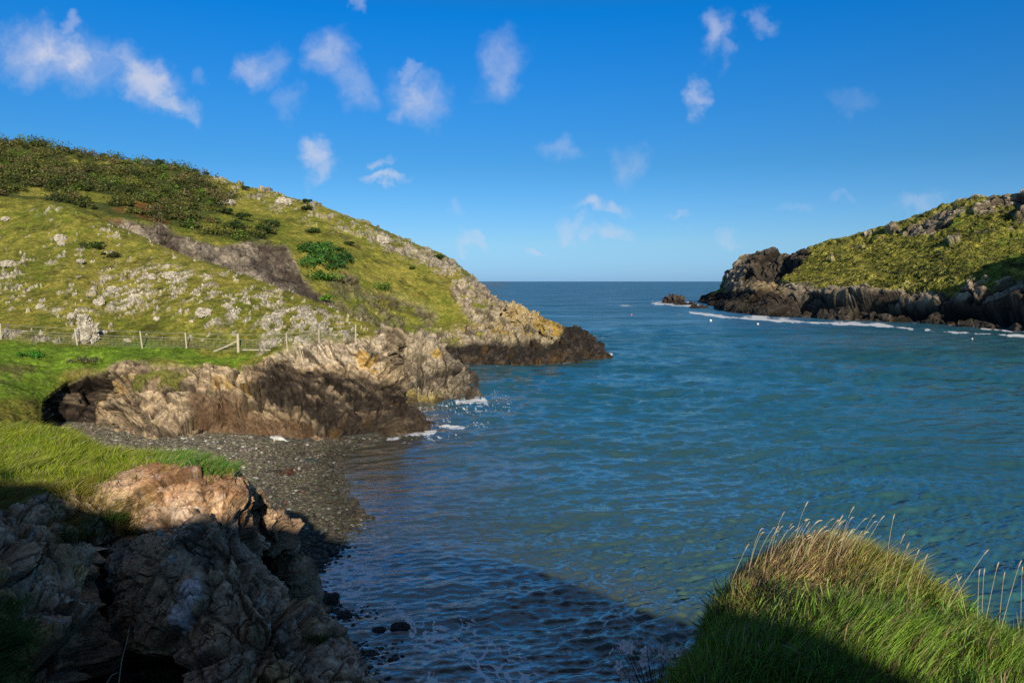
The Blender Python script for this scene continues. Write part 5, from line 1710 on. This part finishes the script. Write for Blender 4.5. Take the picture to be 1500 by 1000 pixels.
def seal():
    # spine from nose to hind flippers, x to the right
    sp = [(-.70, 0, .13, .02, .9), (-.68, 0, .14, .055, .9), (-.63, 0, .17, .095, .95), (-.56, 0, .19, .115, .95), (-.48, 0, .18, .115, .95), (-.36, 0, .17, .15, .9), (-.18, 0, .18, .215, .85),
          (.04, 0, .18, .235, .82), (.25, 0, .16, .19, .8), (.42, 0, .12, .12, .75), (.52, 0, .09, .075, .6), (.60, 0, .07, .08, .35), (.70, 0, .06, .10, .22), (.76, 0, .055, .05, .2)]
    sp = np.array(sp)
    t = np.linspace(0, len(sp) - 1, 60)
    s = np.stack([np.interp(t, np.arange(len(sp)), sp[:, k]) for k in range(5)], 1)
    for _ in range(2):
        s[1:-1] = (s[:-2] + 2 * s[1:-1] + s[2:]) / 4
    body = tube(s[:, :3], s[:, 3], 20, s[:, 4])
    fl = []
    for sd in (-1, 1):
        fl.append(tube([(-.28, sd * .12, .10), (-.24, sd * .20, .06), (-.16, sd * .27, .03), (-.08, sd * .30, .02)], [.05, .055, .05, .015], 8, [.7, .5, .35, .3]))
        fl.append(tube([(.50, sd * .03, .08), (.60, sd * .07, .06), (.74, sd * .12, .045), (.82, sd * .13, .04)], [.04, .05, .055, .02], 8, [.6, .4, .3, .3]))
    V, fs = join([body] + fl)
    c = np.full((len(V), 3), (.62, .60, .55))
    c = mix(c, np.array((.36, .37, .39)) + 0 * c, sstep(V[:, 2] + .08 * fbm(V, 6, 3, s=3), .20, .32) * .8)
    eyes = np.zeros(len(V))
    for e in ((-.665, -.055, .175), (-.665, .055, .175), (-.70, 0, .135)):
        eyes = np.maximum(eyes, 1 - sstep(np.linalg.norm(V - np.array(e), axis=1), .015, .035))
    c = mix(c, np.array((.02, .02, .02)) + 0 * c, eyes)
    o = mesh('seal_pup', V, fs, M_rock, col=c, smooth=True)
    p = PZ(408, 645.5, float(seabed(*PZ(408, 645, .5)[:2])) + .02)
    o.location = tuple(p + np.array((0, 0, .02)))
    o.rotation_euler = (0, R(3), R(-14))
    return tag(o, 'white grey seal pup lying on the pebbles at the foot of the cliff', 'seal')


seal()

# ------------------------------------------------------------------ tall seeding stems
M_straw = mat_plain('dry_straw', (.50, .42, .27), .8, .2, 30)
M_seedh = mat_plain('seed_head_pale', (.46, .38, .24), .9, .35, 60)
M_seedd = mat_plain('seed_head_dark', (.035, .028, .02), .9, .3, 60)
M_petal = mat_plain('petal_white', (.95, .88, .90), .7, .1, 30)
M_stemd = mat_plain('dry_stem_dark', (.10, .075, .05), .9, .3, 30)


def stem(b, tip, bow, rad, head, hm, sm, name, label, cat, group, droop=.0):
    d = tip - b
    L = np.linalg.norm(d)
    t = np.linspace(0, 1, 8)[:, None]
    side = np.array((1.0, 0, 0)) * (1 if d[0] >= 0 else -1)
    pts = b + d * t + np.array((0, 0, 1.0)) * (t - t * t) * bow * L - side * (t - t * t) * bow * L * .6
    V, fs = join([tube(pts - b, np.linspace(rad, rad * .55, 8), 5)])
    o = mesh(name, V, fs, sm)
    o.location = tuple(b)
    tag(o, label, cat, group, 'thing')
    dr = nrmz(pts[-1] - pts[-2])
    hp = pts[-1] - b
    dn = np.array((.5 * side[0], 0, -1.0)) * droop
    q = [hp - dr * head * .15, hp + dr * head * .2, hp + (dr + dn * .5) * head * .55, hp + (dr + dn) * head * .85, hp + (dr + dn * 1.3) * head]
    V, fs = join([tube(q, np.array([.15, .9, 1.0, .65, .1]) * head * .075, 6)])
    mesh('seed_head', V, fs, hm, o)
    return o


def ct_base(px, py):
    b = hit('cliff_top', px, min(py + 18, 990))
    return b - np.array((0, 0, .01))


iso = [
    ((1062, 858), (1092, 804), 'bowed dry grass stem leaning out from the left edge of the mound'), ((1256, 800), (1290, 761), 'dry grass stem with drooping head just right of the crest tuft'),
    ((1297, 830), (1308, 761), 'thin tall grass stem rising between the crest and the first dark plantain head'), ((1300, 845), (1321, 790), 'arching grass stem right of the crest, below the thin tall one'),
    ((1308, 850), (1328, 803), 'short arching grass stem lowest beside the crest shoulder'), ((1338, 868), (1355, 820), 'hooked grass stem with a pale curled head on the mound shoulder'),
    ((1375, 890), (1441, 812), 'long straight pale stem leaning right across the water'), ((1420, 905), (1404, 850), 'bent pale stem leaning left among the right hand stems'),
    ((1432, 905), (1434, 843), 'upright stem with a white tip, left one of a close pair'), ((1438, 905), (1441, 842), 'upright stem with a white tip, right one of a close pair'),
    ((1442, 900), (1460, 832), 'tall pale headed stem just right of the close pair'), ((1465, 905), (1470, 847), 'short stem between the two tallest right hand stems'),
    ((1458, 925), (1492, 830), 'tallest brownish stem near the right edge of the picture'), ((1490, 905), (1497, 838), 'upright brown stem at the right edge of the picture'),
    ((1325, 855), (1343, 812), 'pale arching stem behind the hooked one'), ((1376, 890), (1403, 852), 'short pinkish stem left of the long straight one')]
G = 'tall seeding grass stems on the mound'
for (b0, t0, lab) in iso:
    b = ct_base(*b0)
    tp = P(t0[0], t0[1], b[1] + .05)
    stem(b, tp, .10 if t0[0] < 1360 else .03, .0016, .045, M_seedh, M_straw, 'seeding_grass', lab, 'grass stem', G, .15)
rs = np.random.default_rng(5)
for k in range(44):
    bx = rs.uniform(1095, 1262)
    b = ct_base(bx, 812 - 14 * math.sin((bx - 1095) / 167 * 3.14) + rs.uniform(-4, 16))
    ang, ln = rs.uniform(.25, .85), rs.uniform(28, 62)
    sx, sy = proj(b)
    tp = P(float(sx) + ln * math.sin(ang), float(sy) - 16 - ln * math.cos(ang), b[1] + .05)
    stem(b, tp, .22, .0013, rs.uniform(.03, .06), M_seedh, M_straw, 'seeding_grass', 'fine dry grass stem bending right in the dense tuft on the crest of the mound', 'grass stem', G, rs.uniform(.05, .4))
for k, (b0, t0, lab) in enumerate([((1322, 862), (1328, 764), 'tall plantain with a dark head high against the water'), ((1350, 872), (1347, 803), 'short plantain with a small dark head below the tall one'), ((1462, 915), (1466, 870), 'plantain with a dark head among the right hand grass stems')]):
    b = ct_base(*b0)
    stem(b, P(t0[0], t0[1], b[1] + .05), .02, .0010, .028 if k == 0 else .018, M_seedd, M_stemd, 'plantain', lab, 'plantain', None, 0)

# ------------------------------------------------------------------ flowering plant at the mound's left foot
root = empty('flowering_plant', P(965, 1050, 4.1))
tag(root, 'dry plant with clusters of small white flowers at the left foot of the mound', 'plant')
fo2 = np.array(root.location)
rf = np.random.default_rng(77)
tips = []
for (cx0, cy0, n_) in ((922, 946, 12), (953, 950, 9), (972, 955, 9), (984, 965, 5), (905, 985, 6), (925, 992, 6), (895, 968, 2), (942, 968, 3), (990, 972, 2)):
    for q in range(n_):
        tips.append(P(cx0 + rf.normal() * 8, cy0 + rf.normal() * 8, 4.1 + rf.normal() * .05) - fo2)
parts = []
for tpt in tips:
    mid = tpt * .45 + np.array((rf.normal() * .01, rf.normal() * .01, 0))
    parts.append(tube([(rf.normal() * .012, rf.normal() * .012, -.05), mid, tpt], [.0022, .0016, .0009], 4))
V, fs = join(parts)
mesh('stems', V, fs, M_stemd, root)
pv, pf = [], []
for k in range(5):
    a = k / 5 * 6.283
    d = np.array((math.cos(a), math.sin(a), .25))
    s_ = np.array((-math.sin(a), math.cos(a), 0))
    b0 = len(pv)
    pv += [d * .002, d * .008 + s_ * .0055, d * .0145 + s_ * .002, d * .0145 - s_ * .002, d * .008 - s_ * .0055]
    pf.append([b0, b0 + 1, b0 + 2, b0 + 3, b0 + 4])
f0o = mesh('flower', np.array(pv), [np.array(pf)], M_petal, root)
for k, tpt in enumerate(tips):
    o = f0o if k == 0 else f0o.copy()
    if k:
        C.objects.link(o)
        o.parent = root
    o.location = tuple(tpt)
    o.rotation_euler = (R(rf.uniform(35, 85)), R(rf.uniform(-40, 40)), rf.uniform(0, 6))
    s_ = rf.uniform(1.7, 2.5)
    o.scale = (s_, s_, s_)

# ------------------------------------------------------------------ tufts and twig on the spur


def tuft(land, px, py, n, ln, wd, c0, c1, label, seed, spread=.12, lean=.2):
    c = hit(land, px, py)
    rr = np.random.default_rng(seed)
    pos = np.stack([rr.normal(size=n) * spread, rr.normal(size=n) * spread * .6, rr.normal(size=n) * spread * .3], 1)
    up = nrmz(np.stack([rr.normal(size=n) * .5, -.25 + rr.normal(size=n) * .4, np.full(n, .9)], 1))
    bend = np.stack([lean + rr.normal(size=n) * .3, -.2 + 0 * rr.random(n), -.5 * rr.random(n)], 1)
    col = jitcol(mix(c0, c1, rr.random(n)), rr)
    o = blades('grass_tuft', pos, up, ln * (.5 + .7 * rr.random(n)), wd, bend, col, M_leaf, 3, seed)
    o.location = tuple(c)
    return tag(o, label, 'grass tuft')


tuft('near_spur', 168, 762, 260, .28, .010, (.03, .09, .015), (.08, .14, .03), 'dark green grass tuft in a crack of the shaded spur face', 6001)
tuft('near_spur', 208, 722, 220, .22, .009, (.25, .24, .04), (.35, .30, .06), 'yellowish grass tuft on the sunlit upper face of the spur', 6002, .14)
tuft('near_spur', 100, 790, 260, .26, .010, (.03, .07, .012), (.09, .11, .03), 'drooping dark grass tuft at the head of the black crevice', 6003)
tuft('near_spur', 462, 935, 200, .16, .009, (.04, .09, .015), (.10, .14, .03), 'small green moss tuft near the right edge of the spur face', 6004, .08)
tuft('near_spur', 12, 890, 320, .22, .008, (.05, .16, .02), (.10, .22, .04), 'fresh green grass tuft at the left edge low on the spur', 6005, .12)
tuft('near_spur', 20, 945, 320, .20, .008, (.05, .15, .02), (.09, .20, .04), 'second fresh green tuft just below the first at the left edge', 6006, .12)
b = P(172, 1040, 5.6)
V, fs = join([tube(np.array([b, P(174, 1000, 5.65), P(178, 968, 5.7), P(186, 938, 5.75), P(190, 915, 5.8)]) - b, [.0045, .004, .0032, .0022, .0012], 5), tube(np.array([P(155, 1002, 5.6), P(164, 988, 5.65), P(173, 984, 5.68)]) - b, [.003, .003, .002], 5)])
o = mesh('dry_twig', V, fs, M_straw)
o.location = tuple(b)
tag(o, 'thin forked dry twig standing up in front of the black crevice', 'twig')
print('all', round(time.time() - _t0, 1))
